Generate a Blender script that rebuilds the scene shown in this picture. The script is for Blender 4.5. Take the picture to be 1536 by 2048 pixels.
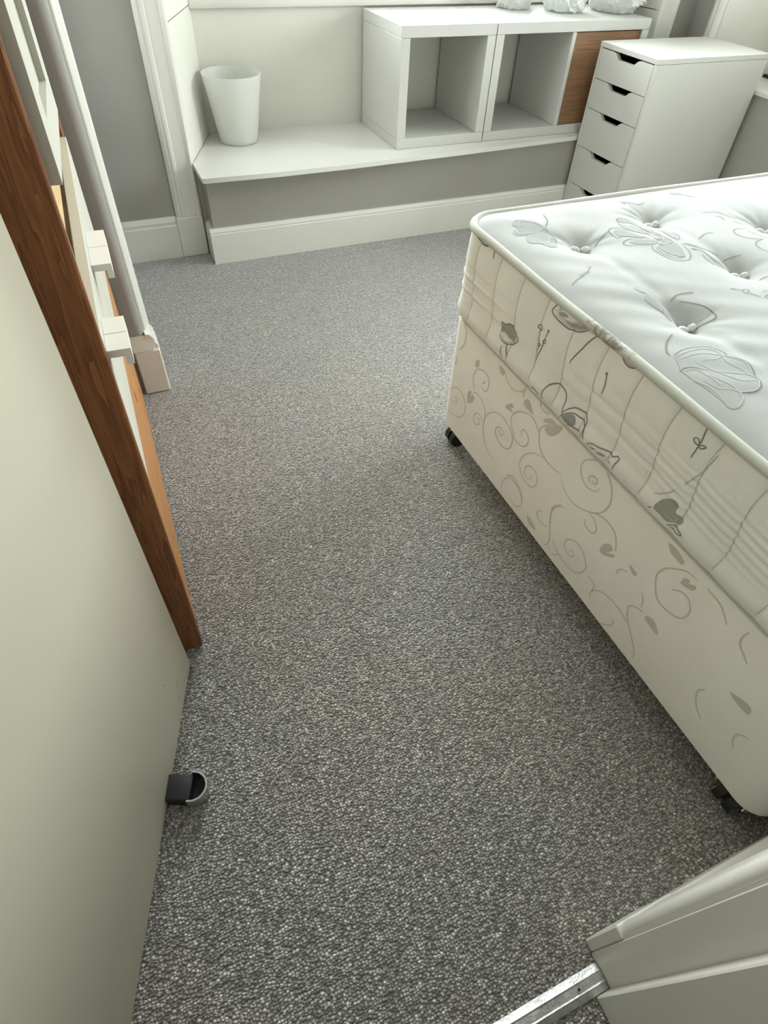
import bpy, bmesh, math, random
import numpy as np
from mathutils import Vector, Matrix, noise
from mathutils.geometry import delaunay_2d_cdt

for o in list(bpy.data.objects):
    bpy.data.objects.remove(o, do_unlink=True)
SC = bpy.context.scene
COL = SC.collection
R_ = math.radians

# ------------------------------------------------------------------ camera
cd = bpy.data.cameras.new('camera')
cam = bpy.data.objects.new('camera', cd)
COL.objects.link(cam)
SC.camera = cam
cd.sensor_fit = 'HORIZONTAL'
cd.sensor_width = 36.0
cd.lens = 1178.75 / 1536 * 36.0
cd.clip_start = 0.02
_r = Vector((0.9182284, -0.39409683, 0.03929761))
_u = Vector((0.26744259, 0.69017878, 0.67240443))
_f = Vector((0.29211483, 0.60691099, -0.73914003))
cam.matrix_world = Matrix(((_r.x, _u.x, -_f.x, 0.0), (_r.y, _u.y, -_f.y, 0.0),
                           (_r.z, _u.z, -_f.z, 1.16364), (0, 0, 0, 1)))

# ------------------------------------------------------------------ world, lights, exposure
W = bpy.data.worlds.new('sky')
SC.world = W
W.use_nodes = True
bg = W.node_tree.nodes['Background']
bg.inputs[0].default_value = (0.90, 0.97, 1.0, 1)
bg.inputs[1].default_value = 0.9


def area(name, loc, rot, sx, sy, power, col):
    l = bpy.data.lights.new(name, 'AREA')
    l.shape = 'RECTANGLE'
    l.size = sx
    l.size_y = sy
    l.energy = power
    l.color = col
    o = bpy.data.objects.new(name, l)
    COL.objects.link(o)
    o.location = loc
    o.rotation_euler = rot
    return o


# daylight coming in through the two windows, and an added fill light in the hall behind the camera
DAY = (0.93, 1.0, 0.985)
area('daylight_main_window', (1.42, 3.20, 1.45), (R_(-92), 0, 0), 1.8, 1.2, 182, DAY)
area('daylight_side_window', (3.24, 1.70, 1.38), (R_(92), 0, R_(90)), 1.4, 1.1, 92, DAY)
area('daylight_left_window', (-0.42, 2.22, 1.45), (R_(92), 0, R_(-90)), 0.66, 1.5, 15, DAY)
area('hall_fill_light', (-0.5, -1.5, 1.7), (R_(90), 0, R_(-25)), 0.5, 0.5, 1.2, (1.0, 0.93, 0.82))

SC.view_settings.view_transform = 'Standard'
SC.view_settings.look = 'None'
SC.view_settings.gamma = 1.0
SC.view_settings.use_curve_mapping = False
SC.view_settings.exposure = 0.10


# ------------------------------------------------------------------ materials
def new_mat(name):
    m = bpy.data.materials.new(name)
    m.use_nodes = True
    nt = m.node_tree
    return m, nt, nt.nodes['Principled BSDF']


def N(nt, typ, **kw):
    n = nt.nodes.new(typ)
    for k, v in kw.items():
        if k.startswith('i_'):
            n.inputs[k[2:].replace('_', ' ')].default_value = v
        else:
            setattr(n, k, v)
    return n


def plain(name, col, rough=0.5, bump=0.0, bscale=60, var=0.0, vscale=6, metal=0.0, spec=0.5, coat=0.0):
    m, nt, b = new_mat(name)
    b.inputs['Roughness'].default_value = rough
    b.inputs['Metallic'].default_value = metal
    b.inputs['Specular IOR Level'].default_value = spec
    b.inputs['Coat Weight'].default_value = coat
    tc = N(nt, 'ShaderNodeTexCoord')
    nz = N(nt, 'ShaderNodeTexNoise', i_Scale=vscale, i_Detail=4.0)
    nt.links.new(tc.outputs['Object'], nz.inputs['Vector'])
    rp = N(nt, 'ShaderNodeValToRGB')
    rp.color_ramp.elements[0].position = 0.3
    rp.color_ramp.elements[1].position = 0.7
    c = col
    rp.color_ramp.elements[0].color = (c[0] * (1 - var), c[1] * (1 - var), c[2] * (1 - var * 1.2), 1)
    rp.color_ramp.elements[1].color = (min(1, c[0] * (1 + var)), min(1, c[1] * (1 + var)), min(1, c[2] * (1 + var)), 1)
    nt.links.new(nz.outputs['Fac'], rp.inputs['Fac'])
    nt.links.new(rp.outputs['Color'], b.inputs['Base Color'])
    if bump > 0:
        n2 = N(nt, 'ShaderNodeTexNoise', i_Scale=bscale, i_Detail=3.0)
        nt.links.new(tc.outputs['Object'], n2.inputs['Vector'])
        bp = N(nt, 'ShaderNodeBump', i_Strength=bump, i_Distance=0.002)
        nt.links.new(n2.outputs['Fac'], bp.inputs['Height'])
        nt.links.new(bp.outputs['Normal'], b.inputs['Normal'])
    return m


def wood(name, dark, light, axis='Z', scale=1.0, rough=0.4, coat=0.15, knots=True):
    m, nt, b = new_mat(name)
    b.inputs['Roughness'].default_value = rough
    b.inputs['Coat Weight'].default_value = coat
    b.inputs['Coat Roughness'].default_value = 0.3
    tc = N(nt, 'ShaderNodeTexCoord')
    mp = N(nt, 'ShaderNodeMapping')
    s = {'Z': (22, 22, 1.3), 'Y': (22, 1.3, 22), 'X': (1.3, 22, 22)}[axis]
    mp.inputs['Scale'].default_value = tuple(k * scale for k in s)
    nt.links.new(tc.outputs['Object'], mp.inputs['Vector'])
    nz = N(nt, 'ShaderNodeTexNoise', i_Scale=1.0, i_Detail=3.0, i_Distortion=0.6)
    nt.links.new(mp.outputs['Vector'], nz.inputs['Vector'])
    mul = N(nt, 'ShaderNodeMath', operation='MULTIPLY')
    mul.inputs[1].default_value = 9.0
    nt.links.new(nz.outputs['Fac'], mul.inputs[0])
    sn = N(nt, 'ShaderNodeMath', operation='FRACT')
    nt.links.new(mul.outputs[0], sn.inputs[0])
    fine = N(nt, 'ShaderNodeTexNoise', i_Scale=9.0, i_Detail=4.0)
    nt.links.new(mp.outputs['Vector'], fine.inputs['Vector'])
    add = N(nt, 'ShaderNodeMath', operation='MULTIPLY_ADD')
    add.inputs[1].default_value = 0.55
    nt.links.new(fine.outputs['Fac'], add.inputs[0])
    m2 = N(nt, 'ShaderNodeMath', operation='MULTIPLY')
    m2.inputs[1].default_value = 0.45
    nt.links.new(sn.outputs[0], m2.inputs[0])
    nt.links.new(m2.outputs[0], add.inputs[2])
    rp = N(nt, 'ShaderNodeValToRGB')
    rp.color_ramp.elements[0].position = 0.15
    rp.color_ramp.elements[1].position = 0.85
    rp.color_ramp.elements[0].color = (*light, 1)
    rp.color_ramp.elements[1].color = (*dark, 1)
    nt.links.new(add.outputs[0], rp.inputs['Fac'])
    nt.links.new(rp.outputs['Color'], b.inputs['Base Color'])
    return m


def carpet_mat():
    m, nt, b = new_mat('carpet_loops')
    b.inputs['Roughness'].default_value = 0.95
    b.inputs['Specular IOR Level'].default_value = 0.1
    b.inputs['Sheen Weight'].default_value = 1.0
    b.inputs['Sheen Roughness'].default_value = 0.5
    tc = N(nt, 'ShaderNodeTexCoord')
    wob = N(nt, 'ShaderNodeTexNoise', i_Scale=14.0, i_Detail=2.0)
    nt.links.new(tc.outputs['Object'], wob.inputs['Vector'])
    mix = N(nt, 'ShaderNodeVectorMath', operation='MULTIPLY_ADD')
    mix.inputs[1].default_value = (0.012, 0.012, 0)
    nt.links.new(wob.outputs['Color'], mix.inputs[0])
    nt.links.new(tc.outputs['Object'], mix.inputs[2])
    mp = N(nt, 'ShaderNodeMapping')
    mp.inputs['Rotation'].default_value = (0, 0, R_(-2))
    mp.inputs['Scale'].default_value = (190, 225, 0.01)
    nt.links.new(mix.outputs[0], mp.inputs['Vector'])
    vo = N(nt, 'ShaderNodeTexVoronoi', i_Scale=1.0, i_Randomness=0.72)
    nt.links.new(mp.outputs['Vector'], vo.inputs['Vector'])
    sep = N(nt, 'ShaderNodeSeparateColor')
    nt.links.new(vo.outputs['Color'], sep.inputs['Color'])
    yarn = N(nt, 'ShaderNodeValToRGB')
    e = yarn.color_ramp.elements
    e[0].position = 0.0
    e[0].color = (0.189, 0.176, 0.162, 1)
    e[1].position = 1.0
    e[1].color = (0.667, 0.638, 0.594, 1)
    for pos, c in ((0.35, (0.268, 0.254, 0.235)), (0.7, (0.341, 0.325, 0.302)), (0.88, (0.464, 0.444, 0.414))):
        k = e.new(pos)
        k.color = (*c, 1)
    nt.links.new(sep.outputs[0], yarn.inputs['Fac'])
    # fine fibre speckle inside each loop
    fb = N(nt, 'ShaderNodeTexNoise', i_Scale=900.0, i_Detail=2.0)
    nt.links.new(tc.outputs['Object'], fb.inputs['Vector'])
    fr = N(nt, 'ShaderNodeMapRange')
    fr.inputs['From Min'].default_value = 0.3
    fr.inputs['From Max'].default_value = 0.7
    fr.inputs['To Min'].default_value = 0.55
    fr.inputs['To Max'].default_value = 1.45
    nt.links.new(fb.outputs['Fac'], fr.inputs['Value'])
    # worn, slightly browner patches
    wn = N(nt, 'ShaderNodeTexNoise', i_Scale=2.2, i_Detail=3.0)
    nt.links.new(tc.outputs['Object'], wn.inputs['Vector'])
    wr = N(nt, 'ShaderNodeValToRGB')
    wr.color_ramp.elements[0].position = 0.35
    wr.color_ramp.elements[0].color = (0.97, 0.99, 1.01, 1)
    wr.color_ramp.elements[1].position = 0.68
    wr.color_ramp.elements[1].color = (1.04, 0.99, 0.94, 1)
    nt.links.new(wn.outputs['Fac'], wr.inputs['Fac'])
    mu = N(nt, 'ShaderNodeMix', data_type='RGBA', blend_type='MULTIPLY')
    mu.inputs[0].default_value = 1.0
    nt.links.new(yarn.outputs['Color'], mu.inputs[6])
    nt.links.new(wr.outputs['Color'], mu.inputs[7])
    # dark backing in the loop gaps, with crevice shade painted into the colour
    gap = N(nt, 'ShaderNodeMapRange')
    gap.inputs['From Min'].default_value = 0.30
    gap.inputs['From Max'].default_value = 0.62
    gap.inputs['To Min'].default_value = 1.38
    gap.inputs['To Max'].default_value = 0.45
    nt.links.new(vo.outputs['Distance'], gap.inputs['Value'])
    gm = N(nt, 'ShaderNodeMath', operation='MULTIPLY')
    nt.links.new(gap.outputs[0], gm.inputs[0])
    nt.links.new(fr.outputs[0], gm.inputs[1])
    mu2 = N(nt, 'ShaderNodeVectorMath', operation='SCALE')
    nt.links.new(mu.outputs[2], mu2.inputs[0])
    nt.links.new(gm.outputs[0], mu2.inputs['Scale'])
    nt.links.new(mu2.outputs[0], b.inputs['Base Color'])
    inv = N(nt, 'ShaderNodeMath', operation='SUBTRACT')
    inv.inputs[0].default_value = 1.0
    nt.links.new(vo.outputs['Distance'], inv.inputs[1])
    bp = N(nt, 'ShaderNodeBump', i_Strength=1.0, i_Distance=0.006)
    nt.links.new(inv.outputs[0], bp.inputs['Height'])
    nt.links.new(bp.outputs['Normal'], b.inputs['Normal'])
    return m


def fabric(name, col, bscale=700, bump=0.35, var=0.03):
    m = plain(name, col, rough=0.85, bump=bump, bscale=bscale, var=var, vscale=9, spec=0.2)
    m.node_tree.nodes['Principled BSDF'].inputs['Sheen Weight'].default_value = 0.2
    return m


def stained_tape():
    m = fabric('edge_tape', (0.55, 0.56, 0.505), 900, 0.4, 0.06)
    nt = m.node_tree
    b = nt.nodes['Principled BSDF']
    src = b.inputs['Base Color'].links[0].from_socket
    tc = N(nt, 'ShaderNodeTexCoord')
    # brown stain worn into the tape along one stretch of the foot edge
    vm = N(nt, 'ShaderNodeVectorMath', operation='DISTANCE')
    vm.inputs[1].default_value = (-0.966, 0.075, 0.222)
    nt.links.new(tc.outputs['Object'], vm.inputs[0])
    mr = N(nt, 'ShaderNodeMapRange')
    mr.inputs['From Min'].default_value = 0.02
    mr.inputs['From Max'].default_value = 0.10
    mr.inputs['To Min'].default_value = 0.42
    mr.inputs['To Max'].default_value = 0.0
    nt.links.new(vm.outputs['Value'], mr.inputs['Value'])
    nz = N(nt, 'ShaderNodeTexNoise', i_Scale=120.0, i_Detail=4.0)
    nt.links.new(tc.outputs['Object'], nz.inputs['Vector'])
    ad = N(nt, 'ShaderNodeMath', operation='MULTIPLY_ADD')
    ad.inputs[1].default_value = 1.0
    nt.links.new(nz.outputs['Fac'], ad.inputs[0])
    nt.links.new(mr.outputs[0], ad.inputs[2])
    rp = N(nt, 'ShaderNodeMapRange')
    rp.inputs['From Min'].default_value = 0.72
    rp.inputs['From Max'].default_value = 0.95
    rp.inputs['To Max'].default_value = 0.75
    nt.links.new(ad.outputs[0], rp.inputs['Value'])
    mx = N(nt, 'ShaderNodeMix', data_type='RGBA')
    mx.inputs[7].default_value = (0.17, 0.15, 0.10, 1)
    nt.links.new(rp.outputs[0], mx.inputs[0])
    nt.links.new(src, mx.inputs[6])
    nt.links.new(mx.outputs[2], b.inputs['Base Color'])
    return m


def glass_mat():
    m = bpy.data.materials.new('window_glass')
    m.use_nodes = True
    nt = m.node_tree
    nt.nodes.clear()
    out = nt.nodes.new('ShaderNodeOutputMaterial')
    mx = nt.nodes.new('ShaderNodeMixShader')
    tr = nt.nodes.new('ShaderNodeBsdfTransparent')
    gl = nt.nodes.new('ShaderNodeBsdfGlossy')
    fz = nt.nodes.new('ShaderNodeFresnel')
    gl.inputs['Roughness'].default_value = 0.02
    nt.links.new(fz.outputs[0], mx.inputs[0])
    nt.links.new(tr.outputs[0], mx.inputs[1])
    nt.links.new(gl.outputs[0], mx.inputs[2])
    nt.links.new(mx.outputs[0], out.inputs[0])
    return m


def plastic_film(name, col, thru=0.35, rough=0.3, bump=0.0):
    m, nt, b = new_mat(name)
    b.inputs['Base Color'].default_value = (*col, 1)
    b.inputs['Roughness'].default_value = rough
    out = nt.nodes['Material Output']
    t = nt.nodes.new('ShaderNodeBsdfTranslucent')
    t.inputs[0].default_value = (*col, 1)
    mx = nt.nodes.new('ShaderNodeMixShader')
    mx.inputs[0].default_value = thru
    nt.links.new(b.outputs[0], mx.inputs[1])
    nt.links.new(t.outputs[0], mx.inputs[2])
    nt.links.new(mx.outputs[0], out.inputs[0])
    if bump:
        tc = N(nt, 'ShaderNodeTexCoord')
        n2 = N(nt, 'ShaderNodeTexNoise', i_Scale=35.0, i_Detail=4.0)
        nt.links.new(tc.outputs['Object'], n2.inputs['Vector'])
        bp = N(nt, 'ShaderNodeBump', i_Strength=bump, i_Distance=0.01)
        nt.links.new(n2.outputs['Fac'], bp.inputs['Height'])
        nt.links.new(bp.outputs['Normal'], b.inputs['Normal'])
    return m


M = {
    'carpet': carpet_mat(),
    'grey_wall': plain('grey_wall_paint', (0.340, 0.328, 0.305), 0.55, 0.12, 220, 0.02),
    'white_paint': plain('white_gloss_paint', (0.73, 0.72, 0.67), 0.33, 0.10, 90, 0.02),
    'cream_wall': plain('cream_wall_paint', (0.68, 0.67, 0.60), 0.5, 0.06, 120, 0.015),
    'ceiling': plain('ceiling_paint', (0.80, 0.79, 0.76), 0.8),
    'door_cream': plain('cream_door_paint', (0.65, 0.61, 0.49), 0.36, 0.04, 60, 0.02, 3),
    'laminate': plain('white_laminate', (0.56, 0.56, 0.535), 0.38, 0, 60, 0.008, spec=0.3),
    'drawer_white': plain('white_foil', (0.54, 0.54, 0.50), 0.5, 0, 60, 0.008, spec=0.3),
    'seat_white': plain('white_seat_paint', (0.72, 0.715, 0.69), 0.3, 0.05, 60, 0.012),
    'ward_white': plain('white_wardrobe_paint', (0.52, 0.505, 0.445), 0.9, 0.1, 200, 0.02, spec=0.0),
    'pull_white': plain('white_pull_paint', (0.74, 0.735, 0.69), 0.7, spec=0.2),
    'pine': wood('stained_pine', (0.115, 0.034, 0.008), (0.33, 0.125, 0.036), coat=0.0, rough=0.5, scale=1.7),
    'pine_y': wood('stained_pine_lengthwise', (0.36, 0.145, 0.042), (0.58, 0.28, 0.095), 'Y', coat=0.0, rough=0.7),
    'pine_pale': wood('bare_pale_pine', (0.55, 0.33, 0.12), (0.80, 0.58, 0.30), 'Y'),
    'oak': wood('brown_oak_foil', (0.17, 0.085, 0.040), (0.30, 0.165, 0.085), 'X', 0.8, 0.45, 0.05),
    'knot': plain('dark_knot', (0.06, 0.02, 0.01), 0.5),
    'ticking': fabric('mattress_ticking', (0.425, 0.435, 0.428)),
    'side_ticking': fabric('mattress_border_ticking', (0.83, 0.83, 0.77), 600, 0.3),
    'tape': stained_tape(),
    'divan': fabric('divan_ticking', (0.885, 0.87, 0.80), 500, 0.25, 0.02),
    'print_fill': plain('print_pale_grey', (0.315, 0.33, 0.325), 0.85),
    'print_faint': plain('print_faint_grey', (0.405, 0.416, 0.409), 0.85),
    'print_dark': plain('print_slate', (0.20, 0.205, 0.19), 0.85),
    'print_white': plain('print_white', (0.50, 0.512, 0.50), 0.85),
    'print_strong': plain('print_mid_grey', (0.36, 0.35, 0.30), 0.85),
    'scroll_line': plain('scroll_taupe', (0.64, 0.615, 0.53), 0.8),
    'scroll_leaf': plain('scroll_leaf_taupe', (0.61, 0.58, 0.50), 0.8),
    'print_pale': plain('print_paler_grey', (0.38, 0.392, 0.385), 0.85),
    'stitch': plain('stitch_thread', (0.50, 0.48, 0.41), 0.9),
    'tuft': fabric('tuft_wool', (0.74, 0.74, 0.70), 300, 0.8, 0.10),
    'black': plain('black_rubber', (0.012, 0.012, 0.014), 0.55),
    'chrome': plain('brushed_chrome', (0.62, 0.62, 0.61), 0.28, 0, 60, 0.0, 6, 1.0),
    'alu': plain('worn_aluminium', (0.55, 0.56, 0.57), 0.45, 0.4, 240, 0.25, 70, 0.8),
    'bin': plastic_film('frosted_white_plastic', (0.86, 0.87, 0.84), 0.45, 0.4),
    'bag': plastic_film('thin_white_polythene', (0.76, 0.77, 0.75), 0.35, 0.25, 0.5),
    'glass': glass_mat(),
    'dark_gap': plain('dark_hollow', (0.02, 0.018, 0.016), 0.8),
    'brass': plain('dull_brass', (0.45, 0.30, 0.16), 0.4, metal=0.8),
}


# ------------------------------------------------------------------ builders
def box(bm, x0, x1, y0, y1, z0, z1, bev=0.0, seg=1):
    vs = [bm.verts.new((x, y, z)) for x in (x0, x1) for y in (y0, y1) for z in (z0, z1)]
    F = [(0, 1, 3, 2), (4, 6, 7, 5), (0, 4, 5, 1), (2, 3, 7, 6), (0, 2, 6, 4), (1, 5, 7, 3)]
    fs = [bm.faces.new([vs[i] for i in f]) for f in F]
    if bev > 0:
        es = set(e for f in fs for e in f.edges)
        bmesh.ops.bevel(bm, geom=list(es), offset=bev, segments=seg, affect='EDGES', profile=0.5)
    return bm


def prism(bm, pts, axis, a0, a1):
    """extrude a closed 2-D outline along an axis ('x': pts are (y,z); 'y': (x,z); 'z': (x,y))"""
    def P(p, a):
        return {'x': (a, p[0], p[1]), 'y': (p[0], a, p[1]), 'z': (p[0], p[1], a)}[axis]
    A = [bm.verts.new(P(p, a0)) for p in pts]
    B = [bm.verts.new(P(p, a1)) for p in pts]
    n = len(pts)
    bm.faces.new(A[::-1])
    bm.faces.new(B)
    for i in range(n):
        bm.faces.new((A[i], A[(i + 1) % n], B[(i + 1) % n], B[i]))
    return bm


def tube(bm, pts, r, n=8, closed=False, flat=1.0):
    pts = [Vector(p) for p in pts]
    m = len(pts)
    rings = []
    for i, p in enumerate(pts):
        a = pts[(i - 1) % m] if (closed or i > 0) else p
        b = pts[(i + 1) % m] if (closed or i < m - 1) else p
        t = (b - a).normalized()
        up = Vector((0, 0, 1)) if abs(t.z) < 0.9 else Vector((1, 0, 0))
        s = t.cross(up).normalized()
        w = s.cross(t).normalized()
        rings.append([bm.verts.new(p + s * (r * math.cos(k * 2 * math.pi / n)) + w * (r * flat * math.sin(k * 2 * math.pi / n))) for k in range(n)])
    for i in range(m if closed else m - 1):
        A, B = rings[i], rings[(i + 1) % m]
        for k in range(n):
            bm.faces.new((A[k], A[(k + 1) % n], B[(k + 1) % n], B[k]))
    if not closed:
        bm.faces.new(rings[0][::-1])
        bm.faces.new(rings[-1])
    return bm


def lathe(bm, prof, cx, cy, n=40, closed=True):
    rings = [[bm.verts.new((cx + r * math.cos(k * 2 * math.pi / n), cy + r * math.sin(k * 2 * math.pi / n), z)) for k in range(n)] for r, z in prof]
    m = len(rings)
    for i in range(m if closed else m - 1):
        A, B = rings[i], rings[(i + 1) % m]
        for k in range(n):
            bm.faces.new((A[k], A[(k + 1) % n], B[(k + 1) % n], B[k]))
    return bm


def cyl(bm, c, r, h, axis='z', n=20):
    c = Vector(c)
    ax = {'x': Vector((1, 0, 0)), 'y': Vector((0, 1, 0)), 'z': Vector((0, 0, 1))}[axis]
    return tube(bm, [c - ax * h / 2, c + ax * h / 2], r, n)


def tray(bm, x0, x1, y0, y1, z0, z1, t):
    """open-topped box as one connected shell"""
    def q(a0, a1, b0, b1, z):
        return [bm.verts.new((x, y, z)) for x, y in ((a0, b0), (a1, b0), (a1, b1), (a0, b1))]
    o0, o1 = q(x0, x1, y0, y1, z0), q(x0, x1, y0, y1, z1)
    i1, i0 = q(x0 + t, x1 - t, y0 + t, y1 - t, z1), q(x0 + t, x1 - t, y0 + t, y1 - t, z0 + t)
    for a, b in ((o0, o1), (o1, i1), (i1, i0)):
        for k in range(4):
            bm.faces.new((a[k], a[(k + 1) % 4], b[(k + 1) % 4], b[k]))
    bm.faces.new(o0[::-1])
    bm.faces.new(i0)
    return bm


def ring(bm, u0, u1, z0, z1, wl, wr, wb, wt, P):
    """rectangular frame as one connected mesh; P(u, z, k) places front (k=1) and back (k=0) corners"""
    def q(a0, a1, b0, b1, k):
        return [bm.verts.new(P(u, z, k)) for u, z in ((a0, b0), (a1, b0), (a1, b1), (a0, b1))]
    of, ob = q(u0, u1, z0, z1, 1), q(u0, u1, z0, z1, 0)
    nf, nb = q(u0 + wl, u1 - wr, z0 + wb, z1 - wt, 1), q(u0 + wl, u1 - wr, z0 + wb, z1 - wt, 0)
    for a, b in ((of, nf), (nf, nb), (nb, ob), (ob, of)):
        for k in range(4):
            bm.faces.new((a[k], a[(k + 1) % 4], b[(k + 1) % 4], b[k]))
    return bm


def turned(bm, prof, y, z, n=18):
    """solid of revolution about the x direction; prof = (x, radius)"""
    rings = [[bm.verts.new((x, y + r * math.cos(k * 2 * math.pi / n), z + r * math.sin(k * 2 * math.pi / n))) for k in range(n)] for x, r in prof]
    for A, B_ in zip(rings[:-1], rings[1:]):
        for k in range(n):
            bm.faces.new((A[k], A[(k + 1) % n], B_[(k + 1) % n], B_[k]))
    bm.faces.new(rings[0][::-1])
    bm.faces.new(rings[-1])
    return bm


def link(name, me, mats, parent=None, smooth=True, angle=35):
    if not isinstance(mats, (list, tuple)):
        mats = [mats]
    for m in mats:
        me.materials.append(m)
    o = bpy.data.objects.new(name, me)
    COL.objects.link(o)
    if smooth:
        me.polygons.foreach_set('use_smooth', [True] * len(me.polygons))
        me.set_sharp_from_angle(angle=R_(angle))
    if parent:
        o.parent = parent
    return o


def org(o):
    """world origin of the thing a part belongs to"""
    v = Vector((0, 0, 0))
    while o is not None:
        v += o.location
        o = o.parent
    return v


def obj(name, bm, mats, parent=None, smooth=True, angle=35, local=False):
    bmesh.ops.recalc_face_normals(bm, faces=bm.faces[:])
    if parent is not None and not local:
        bmesh.ops.translate(bm, verts=bm.verts[:], vec=-org(parent))
    me = bpy.data.meshes.new(name)
    bm.to_mesh(me)
    bm.free()
    return link(name, me, mats, parent, smooth, angle)


def B():
    return bmesh.new()


def tag(o, label, cat, group=None, kind=None):
    o['label'] = label
    o['category'] = cat
    if group:
        o['group'] = group
    if kind:
        o['kind'] = kind
    return o


def thing(name, label, cat, loc=(0, 0, 0), group=None, kind=None):
    o = bpy.data.objects.new(name, None)
    o.empty_display_size = 0.05
    COL.objects.link(o)
    o.location = loc
    return tag(o, label, cat, group, kind)


def part_box(name, parent, mat, dims, bev=0.001, local=False):
    return obj(name, box(B(), *dims, bev), mat, parent, local=local)


def arc(cx, cy, r, a0, a1, n=6):
    return [(cx + r * math.cos(R_(a0 + (a1 - a0) * i / n)), cy + r * math.sin(R_(a0 + (a1 - a0) * i / n))) for i in range(n + 1)]


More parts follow.
